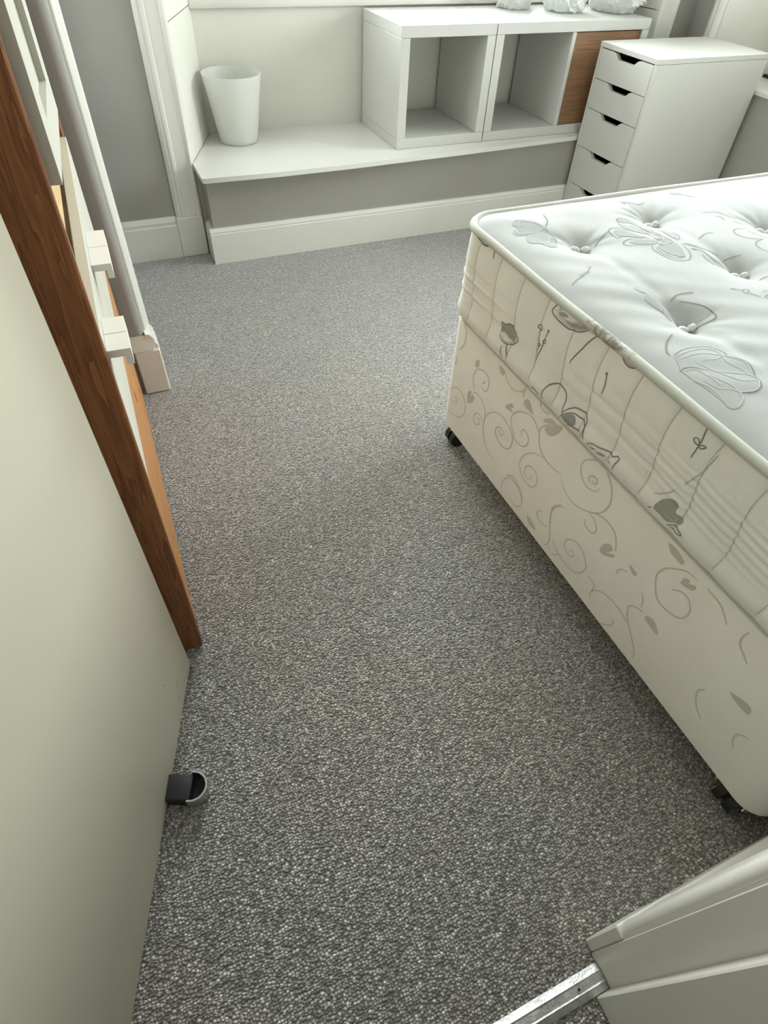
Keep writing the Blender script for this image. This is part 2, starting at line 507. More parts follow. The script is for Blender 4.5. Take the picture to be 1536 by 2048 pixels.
# pattern outlines in millimetres: (kind, line width, [u, v, u, v, ...])
PRINT_T = [
 ('f',0,[797,1099,808,1108,825,1106,843,1095,854,1075,858,1056,857,1029,855,1011,845,993,834,980,817,977,809,987,804,996,793,1002,783,1008,784,1022,792,1035,801,1042,789,1044,777,1050,777,1062,784,1071,798,1076,794,1091]),
 ('w',1.8,[815,1079,806,1082,808,1092,817,1099,830,1097,844,1085,855,1066,857,1044,849,1020]),
 ('w',1.8,[820,1048,804,1049,788,1055,786,1062,792,1069,798,1068]),
 ('w',1.8,[827,1028,817,1027,809,1016,807,1003,814,997,828,1003,838,1016,844,1031,843,1038]),
 ('w',1.8,[836,1053,852,1062,861,1066]),
 ('d',2,[894,1123,888,1102,880,1087,868,1072,860,1066]),
 ('d',1.4,[808,1108,825,1106,843,1095,854,1075,858,1056,857,1029,855,1011]),
 ('d',1.4,[760,825,773,834,792,843,806,850,821,859,834,870]),
 ('d',1.4,[830,873,837,874,839,870]),
 ('d',1.4,[794,851,801,847]),
 ('d',1.4,[808,858,812,856]),
 ('d',1.4,[815,854,819,850]),
 ('f',0,[1046,1050,1058,1054,1073,1045,1081,1031,1089,1010,1085,979,1083,952,1086,930,1082,915,1063,908,1040,909,1065,927,1073,945,1071,959,1069,977,1067,1006,1064,1029,1044,1036]),
 ('f',0,[1034,1028,1042,1011,1049,984,1058,960,1048,970,1034,988,1026,1005]),
 ('f',0,[996,1001,1011,1006,1022,999,1025,981,1031,962,1043,951,1025,955,1006,966,989,979]),
 ('f',0,[990,942,1003,946,1024,941,1042,935,1055,927,1038,916,1020,920,1000,929]),
 ('f',0,[1032,905,1056,904,1080,909,1079,890,1071,870,1061,854,1048,850,1037,859,1029,874]),
 ('f',0,[1104,973,1113,974,1120,964,1118,948,1108,930,1099,923,1097,930,1097,947]),
 ('d',1.5,[1026,1023,1036,1035,1040,1048,1050,1056,1064,1057,1079,1043]),
 ('d',1.5,[1023,1010,1010,1014,995,1015,985,1004,981,988,982,971,994,969]),
 ('d',1.5,[1044,944,1015,952,995,955,979,948,975,937,988,927,1027,911]),
 ('d',1.5,[1025,911,1015,901,1012,886,1013,867,1019,845,1033,836,1052,835,1071,848,1083,866,1091,892]),
 ('d',1.5,[1025,901,1020,883,1024,860,1038,846,1058,849]),
 ('d',1.5,[1094,969,1105,980,1118,977,1123,960,1120,940,1109,923,1095,917]),
 ('d',1.5,[1052,1024,1053,1007,1056,988,1059,970,1057,953]),
 ('d',1.5,[1065,1004,1068,985,1068,964]),
 ('d',1.5,[1095,900,1107,893,1119,880]),
 ('d',1.5,[1096,876,1107,867]),
 ('d',1.5,[1120,1139,1127,1141,1124,1132,1127,1126,1129,1134,1139,1131,1149,1122,1156,1113,1179,1118]),
 ('d',1.5,[929,975,951,988,987,1007]),
 ('g',0,[1060,946,1068,946,1069,936,1064,927,1058,933]),
 ('w',1.6,[1062,1030,1074,1037,1085,1028,1090,1003,1081,966,1083,945,1080,926,1085,917]),
 ('w',1.6,[1069,929,1044,911,1058,906,1085,917]),
 ('w',1.6,[1083,945,1069,929]),
 ('w',1.6,[1071,959,1059,949,1056,937,1063,926]),
 ('w',1.6,[1112,964,1102,946,1096,927]),
 ('d',1.4,[1263,1018,1283,1016,1303,1009,1310,994,1320,979,1332,971,1335,958]),
 ('d',1.4,[1277,992,1289,989,1287,970]),
 ('d',1.4,[1306,964,1314,950,1327,939]),
 ('d',1.4,[1152,912,1163,916,1184,925,1207,924]),
 ('d',1.4,[1147,827,1165,829,1191,825]),
 ('d',1.4,[1353,899,1322,914,1289,925,1261,919,1250,902,1254,883,1269,871,1289,863,1268,858,1254,850,1246,835,1247,820,1254,808]),
 ('d',1.4,[1294,911,1299,893,1304,874,1314,863]),
 ('d',1.4,[1099,900,1116,879,1132,866,1144,855,1147,843]),
 ('d',1.4,[1098,875,1112,866,1116,849,1114,821,1111,796]),
 ('d',1.4,[1103,850,1100,829,1103,810]),
 ('d',1.4,[1114,840,1121,825,1123,806,1120,793]),
 ('d',1.4,[1444,1174,1449,1165,1459,1160,1472,1172,1480,1177]),
 ('d',1.4,[1493,1178,1508,1183]),
 ('d',1.4,[1622,1175,1637,1178,1644,1173,1637,1165,1622,1164,1622,1175]),
 ('d',1.4,[1300,1124,1304,1110,1311,1097]),
 ('f',0,[1299,1167,1309,1148,1300,1124,1286,1129,1275,1140]),
 ('p',0,[864,776,875,780,886,770,892,750,892,731,887,707,877,678,869,674,868,696,860,713,856,732,863,741,871,748,864,758,861,769]),
 ('p',0,[777,566,798,576,823,576,845,570,857,559,860,545,857,534,869,524,872,508,868,493,859,480,854,465,841,451,820,445,804,450,791,434,774,426,761,431,763,454,762,483,760,508,760,532,767,546]),
 ('q',0,[899,714,917,719,927,706,941,694,952,681,951,663,935,658,909,660,894,672,887,685]),
 ('d',2.0,[906,719,925,728,943,729,964,725]),
 ('d',2.0,[919,711,937,699,950,683,954,666,952,652,941,645,924,646,906,651]),
 ('d',2.0,[820,621,800,609,785,596,774,582,772,572]),
 ('d',2.0,[1041,711,1048,705]),
 ('d',1.3,[1048,705,1059,699,1055,691,1059,685,1070,693,1069,699,1060,698]),
 ('d',1.3,[1063,684,1071,666]),
 ('d',1.3,[1093,682,1105,681,1102,673,1090,667,1080,663,1083,650]),
 ('d',1.3,[1156,740,1180,740]),
 ('d',1.3,[777,569,803,577,831,576,850,569,860,555,862,544,858,534,869,522,873,505,864,486,857,478,853,464,842,451,821,443,804,448]),
 ('d',1.3,[755,531,769,535,784,529,790,519]),
 ('w',1.7,[879,706,870,691,869,674]),
 ('w',1.7,[885,766,892,750]),
 ('w',1.7,[780,565,800,569,833,569,851,557,852,539]),
 ('w',1.7,[781,557,815,558,836,550,853,536,865,520,868,504,855,484]),
 ('w',1.7,[810,540,833,534,846,537,843,519,850,497,850,483,852,466,830,448,805,451,792,464,776,475,773,497]),
 ('w',1.7,[795,542,804,516,815,490,826,474,848,466]),
 ('w',1.7,[791,524,813,505,838,490,850,483]),
 ('w',1.7,[786,509,798,480,801,461,794,440,771,427]),
 ('w',1.7,[765,530,783,524,786,498,786,477]),
 ('w',1.7,[758,506,767,486,769,468,765,444]),
]
PRINT_S = [
 ('g',0,[959,508,945,509,931,517,906,513,900,507,906,487,924,489,939,492,955,486,957,499]),
 ('d',1.8,[956,481,950,472,935,470,915,476,902,486,893,498,893,506,900,507]),
 ('d',1.8,[926,471,916,445]),
 ('d',1.8,[939,462,938,449,933,437]),
 ('d',1.8,[959,508,942,510,931,517,916,515,903,512]),
 ('d',1.8,[843,561,839,565,830,566,828,561,835,556,842,558,843,561]),
 ('d',1.8,[835,556,831,542,828,532,826,524,828,507]),
 ('d',1.8,[820,532,821,530,823,527,826,526,828,528,828,530,825,532,822,533,820,532]),
 ('d',1.8,[806,547,806,544,809,541,813,540,815,542,815,544,812,547,808,548,806,547]),
 ('d',1.8,[806,570,806,569,807,568,809,567,810,568,810,569,809,570,807,571,806,570]),
 ('d',1.8,[808,568,811,553,813,537,816,522,820,508,824,489]),
 ('w',1.8,[949,491,935,491,920,487,904,488]),
 ('w',1.8,[948,479,936,474,916,479]),
 ('d',2.0,[793,640,805,626,816,608,800,602,780,600,756,601,733,609,716,620,698,638]),
 ('d',2.0,[674,641,687,627,700,608,710,587,719,570,727,552,725,547]),
 ('d',2.0,[629,637,623,630,611,622,597,620,585,626,579,634,578,640]),
 ('d',2.0,[635,582,632,573,629,559,629,544]),
 ('d',2.0,[634,584,634,583,635,582,636,581,637,582,637,583,636,584,635,585,634,584]),
 ('g',0,[797,614,783,620,769,618,788,611]),
 ('g',0,[776,609,757,615,734,620,707,638,710,628,731,614,754,607]),
 ('g',0,[769,629,765,638,752,642,726,641,707,643,730,629,751,629]),
 ('g',0,[620,635,601,640,585,637,589,628,602,626]),
 ('g',0,[800,621,787,635,771,640,783,630]),
 ('w',1.8,[806,612,784,627,770,631,751,629,733,634]),
 ('w',1.8,[801,609,769,611,739,620,706,640]),
 ('w',1.8,[794,607,765,604,735,612,713,625,700,638]),
 ('w',1.8,[624,637,616,627,601,623,588,627,581,634]),
 ('d',2.0,[769,436,773,446,767,468,749,487,729,494,712,490,706,476,705,461,698,440]),
 ('d',2.0,[702,451,691,467,673,482,653,486,641,479,637,464,639,439]),
 ('d',2.0,[708,435,695,452,677,467,657,471,641,467,634,452,631,438]),
 ('d',2.0,[682,436,665,443,645,445]),
 ('d',2.0,[812,437,799,440,784,436]),
 ('d',2.0,[617,438,606,449,586,455,567,462,552,461,544,468,537,467,540,452,541,439]),
 ('f',0,[699,442,682,461,667,464,662,448,683,437]),
 ('g',0,[608,439,594,445,601,438]),
 ('g',0,[591,440,576,449,566,449,579,442]),
 ('g',0,[558,444,551,449,553,444]),
 ('g',0,[561,451,555,455,557,452]),
 ('d',1.7,[431,631,429,638,423,642,418,641,416,636,420,629,426,628,431,631]),
 ('d',1.7,[415,632,423,627,422,615,420,600,421,569]),
 ('d',1.7,[433,599,427,603,421,598,422,594,429,595,433,599]),
 ('d',1.7,[419,595,413,600,409,599,414,593,420,592]),
 ('d',1.7,[435,445,444,438]),
 ('d',1.7,[396,441,384,451,366,448,375,442,391,442]),
 ('w',1.6,[387,602,390,588,395,559,403,536,408,523]),
 ('w',1.6,[415,504,427,486,444,469]),
 ('w',1.6,[405,455,389,457,388,467]),
 ('g',0,[432,448,429,466,421,479,407,488,397,484,396,471,382,471,376,467,380,457,390,454,400,446,417,447]),
 ('d',3.2,[1130,636,1118,628,1100,622,1077,622,1056,630,1045,639]),
 ('d',1.8,[1040,636,1039,624,1038,610]),
 ('f',0,[1107,642,1084,645,1063,642,1059,638,1080,633,1098,634]),
]
PRINT_B = [
 ('d',2.6,[1136,367,1154,360,1169,364,1174,380,1162,404,1141,412,1121,407,1110,395,1108,369,1119,346,1131,335,1153,326,1171,325]),
 ('d',2.6,[1152,365,1155,371,1150,381,1142,379,1145,371]),
 ('d',2.6,[1164,322,1148,316,1136,303,1137,283,1148,264]),
 ('d',2.6,[1100,180,1120,174,1138,178,1141,198,1126,220,1101,230,1080,226,1064,213,1057,191,1063,170,1086,147,1123,136,1154,136,1167,142]),
 ('d',2.6,[1115,189,1113,197,1102,196,1106,185,1118,182]),
 ('d',2.6,[1032,277,1043,292,1046,310,1038,331,1023,342,1000,348,984,342,976,324,982,305,998,300,1006,308]),
 ('d',2.6,[1004,316,997,318,993,328]),
 ('d',2.6,[925,395,908,382,887,378,865,385,849,398,843,414]),
 ('d',2.6,[1035,264,1019,273,996,271,978,261,967,246,966,219,962,195,948,175,925,158,893,153]),
 ('d',2.6,[970,218,986,227,1003,223,1013,205,1009,191,993,192,982,204,987,214,999,208]),
 ('d',2.6,[966,235,955,256,936,275,909,287,882,287,855,277,843,262,844,238,855,223,880,216,903,223,913,236,907,251,891,257,882,251,885,240,896,240,898,248]),
 ('d',2.6,[851,284,861,294,866,314,855,335,833,351,813,360,788,362]),
 ('d',2.6,[851,284,836,270,813,270,796,280,789,299,796,311,812,315,821,306,815,295]),
 ('f',0,[1175,270,1163,271,1155,267,1159,255,1171,254]),
 ('f',0,[1049,343,1044,356,1034,360,1031,345,1036,338,1047,337]),
 ('f',0,[952,397,940,401,926,398,928,386,941,384]),
 ('f',0,[1055,224,1058,248,1050,260,1042,261,1045,245,1034,258,1025,250,1034,233,1050,221]),
 ('f',0,[897,318,891,330,877,343,866,340,875,331,867,326,878,321]),
 ('f',0,[839,374,832,387,822,390,809,381,798,369,810,368,828,368]),
 ('d',2.6,[795,362,773,351,763,342,756,324,744,311,727,304,706,302,666,307]),
 ('d',2.6,[764,345,764,357,754,373,740,385]),
 ('d',2.6,[729,302,749,294,770,281,789,259,798,233,791,214,773,201,749,199,731,208,725,229,731,244,749,251,765,246,775,232,771,217,753,215,746,228,754,230]),
 ('d',2.6,[832,156,813,169,792,174]),
 ('d',2.6,[755,141,767,154,790,163,819,158,836,136,839,112,831,93]),
 ('d',2.6,[843,385,847,392,842,406]),
 ('d',2.6,[789,410,777,401,758,402,751,411]),
 ('f',0,[763,382,754,393,737,402,723,401,704,406,709,388,722,369,737,360,751,366,743,380,733,389,748,384,760,378]),
 ('d',2.6,[658,297,640,283,616,278,585,284,556,301,536,321,526,345,527,370,539,393,560,408,584,411,604,404,620,388,623,369,614,353,598,343,578,345,565,354,562,364]),
 ('d',2.6,[585,358,593,359,594,367,586,376,576,377,572,368,579,361,583,366]),
 ('d',2.6,[545,309,524,317,500,318,484,310,474,295,468,279]),
 ('d',2.6,[561,295,545,295,533,286,527,273,534,261,548,258,559,263,562,275]),
 ('d',2.6,[626,246,641,233,653,213,653,192,646,168,636,146,631,120,640,102]),
 ('d',2.6,[635,245,650,226,657,207]),
 ('d',2.6,[650,155,666,147,686,148,694,159,689,171,679,177]),
 ('d',2.6,[623,144,607,129,582,123,555,122,532,130,516,150,511,170,518,184,536,199,557,202,574,195,587,179,586,164,574,152,556,157,552,167,563,171,568,163]),
 ('d',2.6,[611,103,599,112,590,125]),
 ('d',2.6,[798,170,775,165,757,152,753,128,761,111,780,104,797,108]),
 ('f',0,[501,246,499,263,489,278,478,280,474,272,485,255,465,270,467,259,483,247,493,242]),
 ('f',0,[722,121,708,121,689,116,682,107,698,104,715,108]),
 ('d',2.6,[441,237,444,246,438,257,424,267]),
 ('d',2.6,[470,115,474,134,464,150,450,162,429,169,407,171,387,168,368,163,352,149,336,133,326,122,322,103]),
 ('d',2.6,[473,136,475,157,497,160]),
 ('d',2.6,[387,194,383,207,369,219,355,224]),
 ('d',2.6,[377,259,368,246,364,229]),
 ('d',2.6,[368,168,379,179,384,196]),
 ('d',2.6,[422,86,402,106,395,125,402,134]),
 ('f',0,[427,285,418,285,405,283,408,274,420,276]),
 ('f',0,[347,216,344,227,333,232,320,228,308,214,319,211,335,213]),
 ('d',2.6,[310,387,328,385,344,374,362,355,372,332,369,312,352,284,336,278,313,282,295,293,288,311,291,328,303,341,318,341,335,327]),
 ('d',2.6,[289,391,273,390,257,387,244,378,232,367]),
 ('d',2.6,[201,391,203,372,198,358,184,348,172,340]),
 ('f',0,[385,399,372,402,354,399,343,393,348,384,359,385,368,385,376,388]),
 ('f',0,[330,360,329,369,319,374,317,368,305,375,305,364,317,356,329,353]),
 ('d',2.6,[189,218,196,202,190,182,179,167,162,157]),
 ('d',2.6,[94,224,102,218,109,206,106,188,97,176]),
 ('f',0,[161,265,152,271,139,277,126,279,120,272,120,262,134,259,149,260]),
]
PRINT_D = [
 ('d',1.2,[77,89,82,75,88,63]),
 ('d',1.2,[94,53,99,46]),
 ('d',1.2,[123,163,122,153]),
]
# ------------------------------------------------------------------ setting
H_C = 2.66
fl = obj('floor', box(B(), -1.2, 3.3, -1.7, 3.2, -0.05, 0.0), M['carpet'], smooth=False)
tag(fl, 'grey-brown looped-pile carpet covering the whole floor', 'carpet', kind='structure')
ce = obj('ceiling', box(B(), -1.2, 3.3, -1.7, 3.2, H_C, H_C + 0.05), M['ceiling'], smooth=False)
tag(ce, 'plain off-white ceiling above the room', 'ceiling', kind='structure')

# window wall: two piers, the lintel above the recess
wb = B()
box(wb, -0.62, 0.352, 2.65, 3.16, 0, H_C)
box(wb, 2.469, 3.24, 2.65, 3.16, 0, H_C)
box(wb, 0.352, 2.469, 2.65, 3.16, 2.36, H_C)
box(wb, 0.352, 2.469, 3.0, 3.16, 0, 0.766)
tag(obj('wall_back', wb, M['grey_wall'], smooth=False), 'grey painted window wall with two piers beside the recess', 'wall', kind='structure')

# left wall: alcove wall behind the wardrobe and the projecting stub with its round corner
wl = B()
box(wl, -0.72, -0.62, -0.2, 3.16, 0, H_C)
prism(wl, [(-0.62, 1.703), (-0.022, 1.703)] + arc(-0.022, 1.725, 0.022, -90, 0, 8) + [(0.0, 1.850), (-0.62, 1.850)], 'z', 0, H_C)
box(wl, -0.62, 0.0, 1.850, 2.60, 0, 0.56)
box(wl, -0.62, 0.0, 1.850, 2.60, 2.36, H_C)
box(wl, -0.62, 0.0, 2.60, 2.65, 0, H_C)
tag(obj('wall_left', wl, M['grey_wall']), 'grey left wall with a round-cornered stub beside the wardrobe', 'wall', kind='structure')

# right wall around the side window
wr = B()
box(wr, 2.70, 3.24, -0.2, 0.95, 0, H_C)
box(wr, 2.70, 3.24, 2.48, 2.65, 0, H_C)
box(wr, 2.70, 3.24, 0.95, 2.48, 0, 0.558)
box(wr, 2.70, 3.24, 0.95, 2.48, 2.36, H_C)
tag(obj('wall_right', wr, M['grey_wall'], smooth=False), 'grey right wall below the white ledge at the bed head', 'wall', kind='structure')

# door wall, room side at y = -0.046
wf = B()
box(wf, 0.42, 3.24, -0.16, -0.046, 0, H_C)
box(wf, -0.72, -0.40, -0.16, -0.046, 0, H_C)
box(wf, -0.40, 0.42, -0.16, -0.046, 2.05, H_C)
tag(obj('wall_front', wf, M['grey_wall'], smooth=False), 'grey wall holding the doorway at the near end', 'wall', kind='structure')

# the hall outside the doorway
wh = B()
box(wh, -1.2, -1.1, -1.7, -0.16, 0, H_C)
box(wh, 1.2, 1.3, -1.7, -0.16, 0, H_C)
box(wh, -1.1, 1.2, -1.7, -1.6, 0, H_C)
tag(obj('wall_hall', wh, M['cream_wall'], smooth=False), 'cream walls of the hall outside the doorway', 'wall', kind='structure')

# baseboards -----------------------------------------------------------------
def skirt_prof(y_wall, d, h, s):
    """(y,z) profile; s = -1 projects towards -y"""
    return [(y_wall, 0), (y_wall + s * d, 0), (y_wall + s * d, h * 0.80), (y_wall + s * d * 0.75, h * 0.83),
            (y_wall + s * d * 0.80, h * 0.90), (y_wall + s * d * 0.45, h * 0.97), (y_wall + s * d * 0.30, h), (y_wall, h)]


bb = B()
prism(bb, skirt_prof(2.65, 0.026, 0.158, -1), 'x', 0.0, 0.244)
tag(obj('baseboard_back', bb, M['white_paint'], angle=25), 'white baseboard on the pier left of the window seat', 'baseboard', kind='structure')
bb = B()
prism(bb, skirt_prof(2.65, 0.024, 0.15, -1), 'x', 2.585, 2.70)
tag(obj('baseboard_back', bb, M['white_paint'], angle=25), 'white baseboard on the pier behind the drawer unit', 'baseboard', kind='structure')
bb = B()
prism(bb, skirt_prof(-0.046, 0.017, 0.15, 1), 'x', 0.496, 2.70)
tag(obj('baseboard_front', bb, M['white_paint'], angle=25), 'white baseboard on the door wall below the bed', 'baseboard', kind='structure')
bb = B()
box(bb, 2.682, 2.70, -0.02, 2.12, 0, 0.13, 0.004)
tag(obj('baseboard_right', bb, M['white_paint']), 'white baseboard on the right wall behind the bed head', 'baseboard', kind='structure')

# left stub: base block and architrave ----------------------------------------
t1 = thing('trim_1', 'white moulded architrave and base block on the corner of the left stub wall', 'trim', (0.0, 1.72, 0), kind='structure')
b_ = B()
box(b_, -0.046, 0.031, 1.690, 1.81, 0.0, 0.150, 0.004)
obj('base_block', b_, M['white_paint'], t1)
b_ = B()
prism(b_, [(1.703, 0.150), (1.690, 0.150), (1.691, 0.158), (1.696, 0.166), (1.697, 0.176), (1.701, 0.186), (1.703, 0.196)], 'x', -0.046, 0.012)
obj('base_moulding', b_, M['white_paint'], t1, angle=50)
b_ = B()
prism(b_, [(0.0, 0.150), (0.029, 0.150), (0.028, 0.160), (0.021, 0.170), (0.021, 0.182), (0.012, 0.196), (0.0, 0.200)], 'y', 1.700, 1.81)
obj('base_moulding', b_, M['white_paint'], t1, angle=50)
b_ = B()
prism(b_, [(-0.004, 1.727)] + arc(0.002, 1.733, 0.0065, -150, 60, 6) + [(0.004, 1.741)] + arc(0.004, 1.750, 0.008, -90, 80, 6)
      + [(0.006, 1.761), (0.012, 1.764), (0.017, 1.772), (0.021, 1.785), (0.021, 1.832), (0.0, 1.836), (-0.004, 1.836)], 'z', 0.15, 2.30)
obj('architrave', b_, M['white_paint'], t1, angle=40)

# window architraves ----------------------------------------------------------
def casing_prof(x0, x1, y, flip=False):
    w = x1 - x0
    P = [(0, 0), (0, -0.010), (0.012, -0.020), (0.020, -0.018), (0.024, -0.024), (0.034, -0.024), (0.038, -0.020),
         (w - 0.022, -0.022), (w - 0.018, -0.026), (w - 0.010, -0.030), (w - 0.002, -0.026), (w, -0.020), (w, 0)]
    if flip:
        P = [(w - a, b) for a, b in P][::-1]
    return [(x0 + a, y + b) for a, b in P]


t2 = thing('trim_2', 'white moulded window casing left of the window seat', 'trim', (0.30, 2.64, 0), kind='structure')
obj('casing_upright', prism(B(), casing_prof(0.248, 0.352, 2.65), 'z', 0.158, 2.44), M['white_paint'], t2, angle=25)
obj('plinth_block', box(B(), 0.243, 0.350, 2.618, 2.65, 0, 0.158, 0.003), M['white_paint'], t2)
t3 = thing('trim_3', 'white moulded window casing behind the right end of the cube shelf', 'trim', (2.52, 2.64, 0), kind='structure')
obj('casing_upright', prism(B(), casing_prof(2.469, 2.584, 2.65, True), 'z', 0.36, 2.44), M['white_paint'], t3, angle=25)
t4 = thing('trim_4', 'white casing of the side window behind the drawer unit', 'trim', (2.69, 2.50, 0.57), kind='structure')
obj('casing_upright', prism(B(), [(2.70, 2.545), (2.690, 2.545), (2.684, 2.535), (2.680, 2.525), (2.686, 2.520), (2.682, 2.512), (2.676, 2.500), (2.680, 2.488), (2.70, 2.482)], 'z', 0.575, 2.44), M['white_paint'], t4, angle=25)

# main window ------------------------------------------------------------------
w1 = thing('window_1', 'white sash window with splayed side panels above the window seat', 'window', (1.41, 2.975, 0.35), kind='structure')
for (a, b2) in (((0.352, 2.630), (0.490, 2.975)), ((2.469, 2.630), (2.395, 2.975))):
    s = -1 if a[0] < 1 else 1
    for z0, z1 in ((0.0, 0.776), (0.779, 2.36)):
        q = [a, b2, (b2[0] + s * 0.02, b2[1] + 0.004), (a[0] + s * 0.012, a[1] + 0.004)]
        obj('reveal_panel', prism(B(), q, 'z', max(z0, 0.352), z1), M['cream_wall'], w1, smooth=False)
part_box('back_panel', w1, M['cream_wall'], (0.47, 2.42, 2.975, 2.998, 0.335, 0.766), 0)
obj('sill', box(B(), 0.482, 2.405, 2.952, 3.10, 0.766, 0.796, 0.006, 2), M['white_paint'], w1)


def sash_window(root, horizontal, a0, a1, d0, z0, z1, zm):
    """frame, two sashes and panes; horizontal 'x' or 'y'"""
    def bx(name, mat, u0, u1, v0, v1, za, zb, bev=0.003):
        dims = (u0, u1, v0, v1, za, zb) if horizontal == 'x' else (v0, v1, u0, u1, za, zb)
        return obj(name, box(B(), *dims, bev), mat, root)
    wp = M['white_paint']
    for u0, u1 in ((a0, a0 + 0.05), (a1 - 0.05, a1)):
        bx('frame', wp, u0, u1, d0, d0 + 0.10, z0, z1)
    bx('frame', wp, a0 + 0.05, a1 - 0.05, d0, d0 + 0.10, z1 - 0.05, z1)
    for k, (za, zb, dd) in enumerate(((z0, zm + 0.03, 0.015), (zm - 0.01, z1 - 0.05, 0.055))):
        def P(u, z, f):
            d = d0 + dd + (0.0 if f else 0.035)
            return (u, d, z) if horizontal == 'x' else (d, u, z)
        so = obj('sash', ring(B(), a0 + 0.051, a1 - 0.051, za, zb, 0.05, 0.05, 0.06, 0.04, P), wp, root)
        dims = (a0 + 0.10, a1 - 0.10, d0 + dd + 0.015, d0 + dd + 0.019, za + 0.059, zb - 0.039)
        if horizontal != 'x':
            dims = (dims[2], dims[3], dims[0], dims[1], dims[4], dims[5])
        obj('pane', box(B(), *dims), M['glass'], so, smooth=False)


sash_window(w1, 'x', 0.50, 2.39, 2.99, 0.796, 2.36, 1.58)

# side window: ledge, splayed reveal, lower panel, sash -------------------------
w2 = thing('window_2', 'side window recess with a deep white ledge beyond the drawer unit', 'window', (2.85, 1.7, 0.558), kind='structure')
obj('ledge', box(B(), 2.685, 2.985, 0.93, 2.50, 0.558, 0.575, 0.003, 2), M['white_paint'], w2)
obj('reveal_panel', prism(B(), [(2.700, 2.480), (2.985, 2.425), (2.985, 2.479), (2.72, 2.482)], 'z', 0.575, 2.36), M['cream_wall'], w2, smooth=False)
obj('reveal_panel', prism(B(), [(2.700, 0.950), (2.985, 1.005), (2.985, 0.951), (2.72, 0.948)], 'z', 0.575, 2.36), M['cream_wall'], w2, smooth=False)
part_box('lower_panel', w2, M['cream_wall'], (2.980, 3.05, 0.955, 2.475, 0.575, 0.80), 0)
obj('sill', box(B(), 2.965, 3.05, 0.99, 2.43, 0.80, 0.825, 0.004, 2), M['white_paint'], w2)
sash_window(w2, 'y', 0.99, 2.44, 2.99, 0.825, 2.36, 1.60)

# left window, hidden round the corner of the stub
w3 = thing('window_3', 'side window in the left wall behind the round-cornered stub', 'window', (-0.15, 2.22, 0.56), kind='structure')
obj('ledge', box(B(), -0.29, 0.018, 1.853, 2.597, 0.5605, 0.577, 0.003, 2), M['white_paint'], w3)
sash_window(w3, 'y', 1.853, 2.597, -0.30, 0.577, 2.358, 1.55)

# doorway: lining, stop, architrave ----------------------------------------------
d2 = thing('trim_5', 'white moulded door frame at the right edge of the doorway', 'door frame', (0.40, -0.1, 0), kind='structure')
part_box('lining', d2, M['white_paint'], (0.392, 0.42, -0.16, -0.0457, 0.0, 2.03), 0.001)
part_box('door_stop_bead', d2, M['white_paint'], (0.366, 0.393, -0.158, -0.094, 0.0, 2.03), 0.002)
part_box('plinth_block', d2, M['white_paint'], (0.3935, 0.497, -0.0455, -0.027, 0.0, 0.152), 0.0025)
obj('architrave', prism(B(), [(0.3945, -0.0455), (0.3950, -0.042)] + arc(0.4105, -0.0425, 0.0145, 180, 84, 8)
    + [(0.415, -0.0305), (0.419, -0.0315), (0.424, -0.0295), (0.478, -0.0285), (0.488, -0.033), (0.494, -0.040), (0.494, -0.0455)], 'z', 0.152, 2.08), M['white_paint'], d2, angle=30)
obj('hall_architrave', box(B(), 0.40, 0.49, -0.18, -0.1605, 0, 2.08, 0.004), M['white_paint'], d2)
d3 = thing('trim_6', 'white door lining on the hinge side of the doorway', 'door frame', (-0.39, -0.1, 0), kind='structure')
part_box('lining', d3, M['white_paint'], (-0.40, -0.372, -0.16, -0.0465, 0.0, 2.03), 0.001)
part_box('head_lining', d3, M['white_paint'], (-0.40, 0.42, -0.16, -0.0465, 2.03, 2.05), 0.001)

# the open door leaf (hinged on the left jamb, opened into the room)
d1 = thing('door_1', 'plain flat cream door standing open on the left', 'door', (-0.0973, 0.6981, 0.0), kind='structure')
d1.rotation_euler = (0, 0, R_(-19.2))        # local -y runs from the free edge back to the hinge
obj('leaf', box(B(), -0.040, 0.0, -0.76, 0.0, 0.010, 1.99, 0.0015, 2), M['door_cream'], d1, local=True)

# ------------------------------------------------------------------ window seat (built in)
ws = thing('window_seat', 'built-in window seat with a white top, grey front and white skirting', 'window seat', (1.4, 2.7, 0))
obj('seat_board', prism(B(), [(0.3525, 2.452), (0.356, 2.449), (0.644, 2.440), (0.936, 2.445), (1.475, 2.472), (2.087, 2.513), (2.464, 2.530), (2.464, 2.629), (2.394, 2.9745),
    (0.4895, 2.9745), (0.3535, 2.634), (0.349, 2.624), (0.3495, 2.456)], 'z', 0.333, 0.350), M['seat_white'], ws, angle=60)
obj('front_panel', prism(B(), [(0.372, 2.527), (2.45, 2.527), (2.45, 2.545), (0.388, 2.545), (0.388, 2.62), (0.372, 2.62)], 'z', 0.0, 0.3325), M['grey_wall'], ws, smooth=False)
part_box('end_filler', ws, M['grey_wall'], (0.3525, 0.388, 2.6205, 2.649, 0.0, 0.3325), 0)
# skirting wraps the front and the left end
obj('skirting', prism(B(), [(2.527, 0), (2.509, 0), (2.509, 0.118), (2.512, 0.121), (2.511, 0.127), (2.516, 0.133), (2.520, 0.138), (2.527, 0.139)], 'x', 0.354, 2.45), M['white_paint'], ws, angle=25)
obj('skirting', prism(B(), [(0.372, 0), (0.3545, 0), (0.3545, 0.118), (0.3575, 0.121), (0.3565, 0.127), (0.3615, 0.133), (0.3655, 0.138), (0.372, 0.139)], 'y', 2.5275, 2.617), M['white_paint'], ws, angle=25)
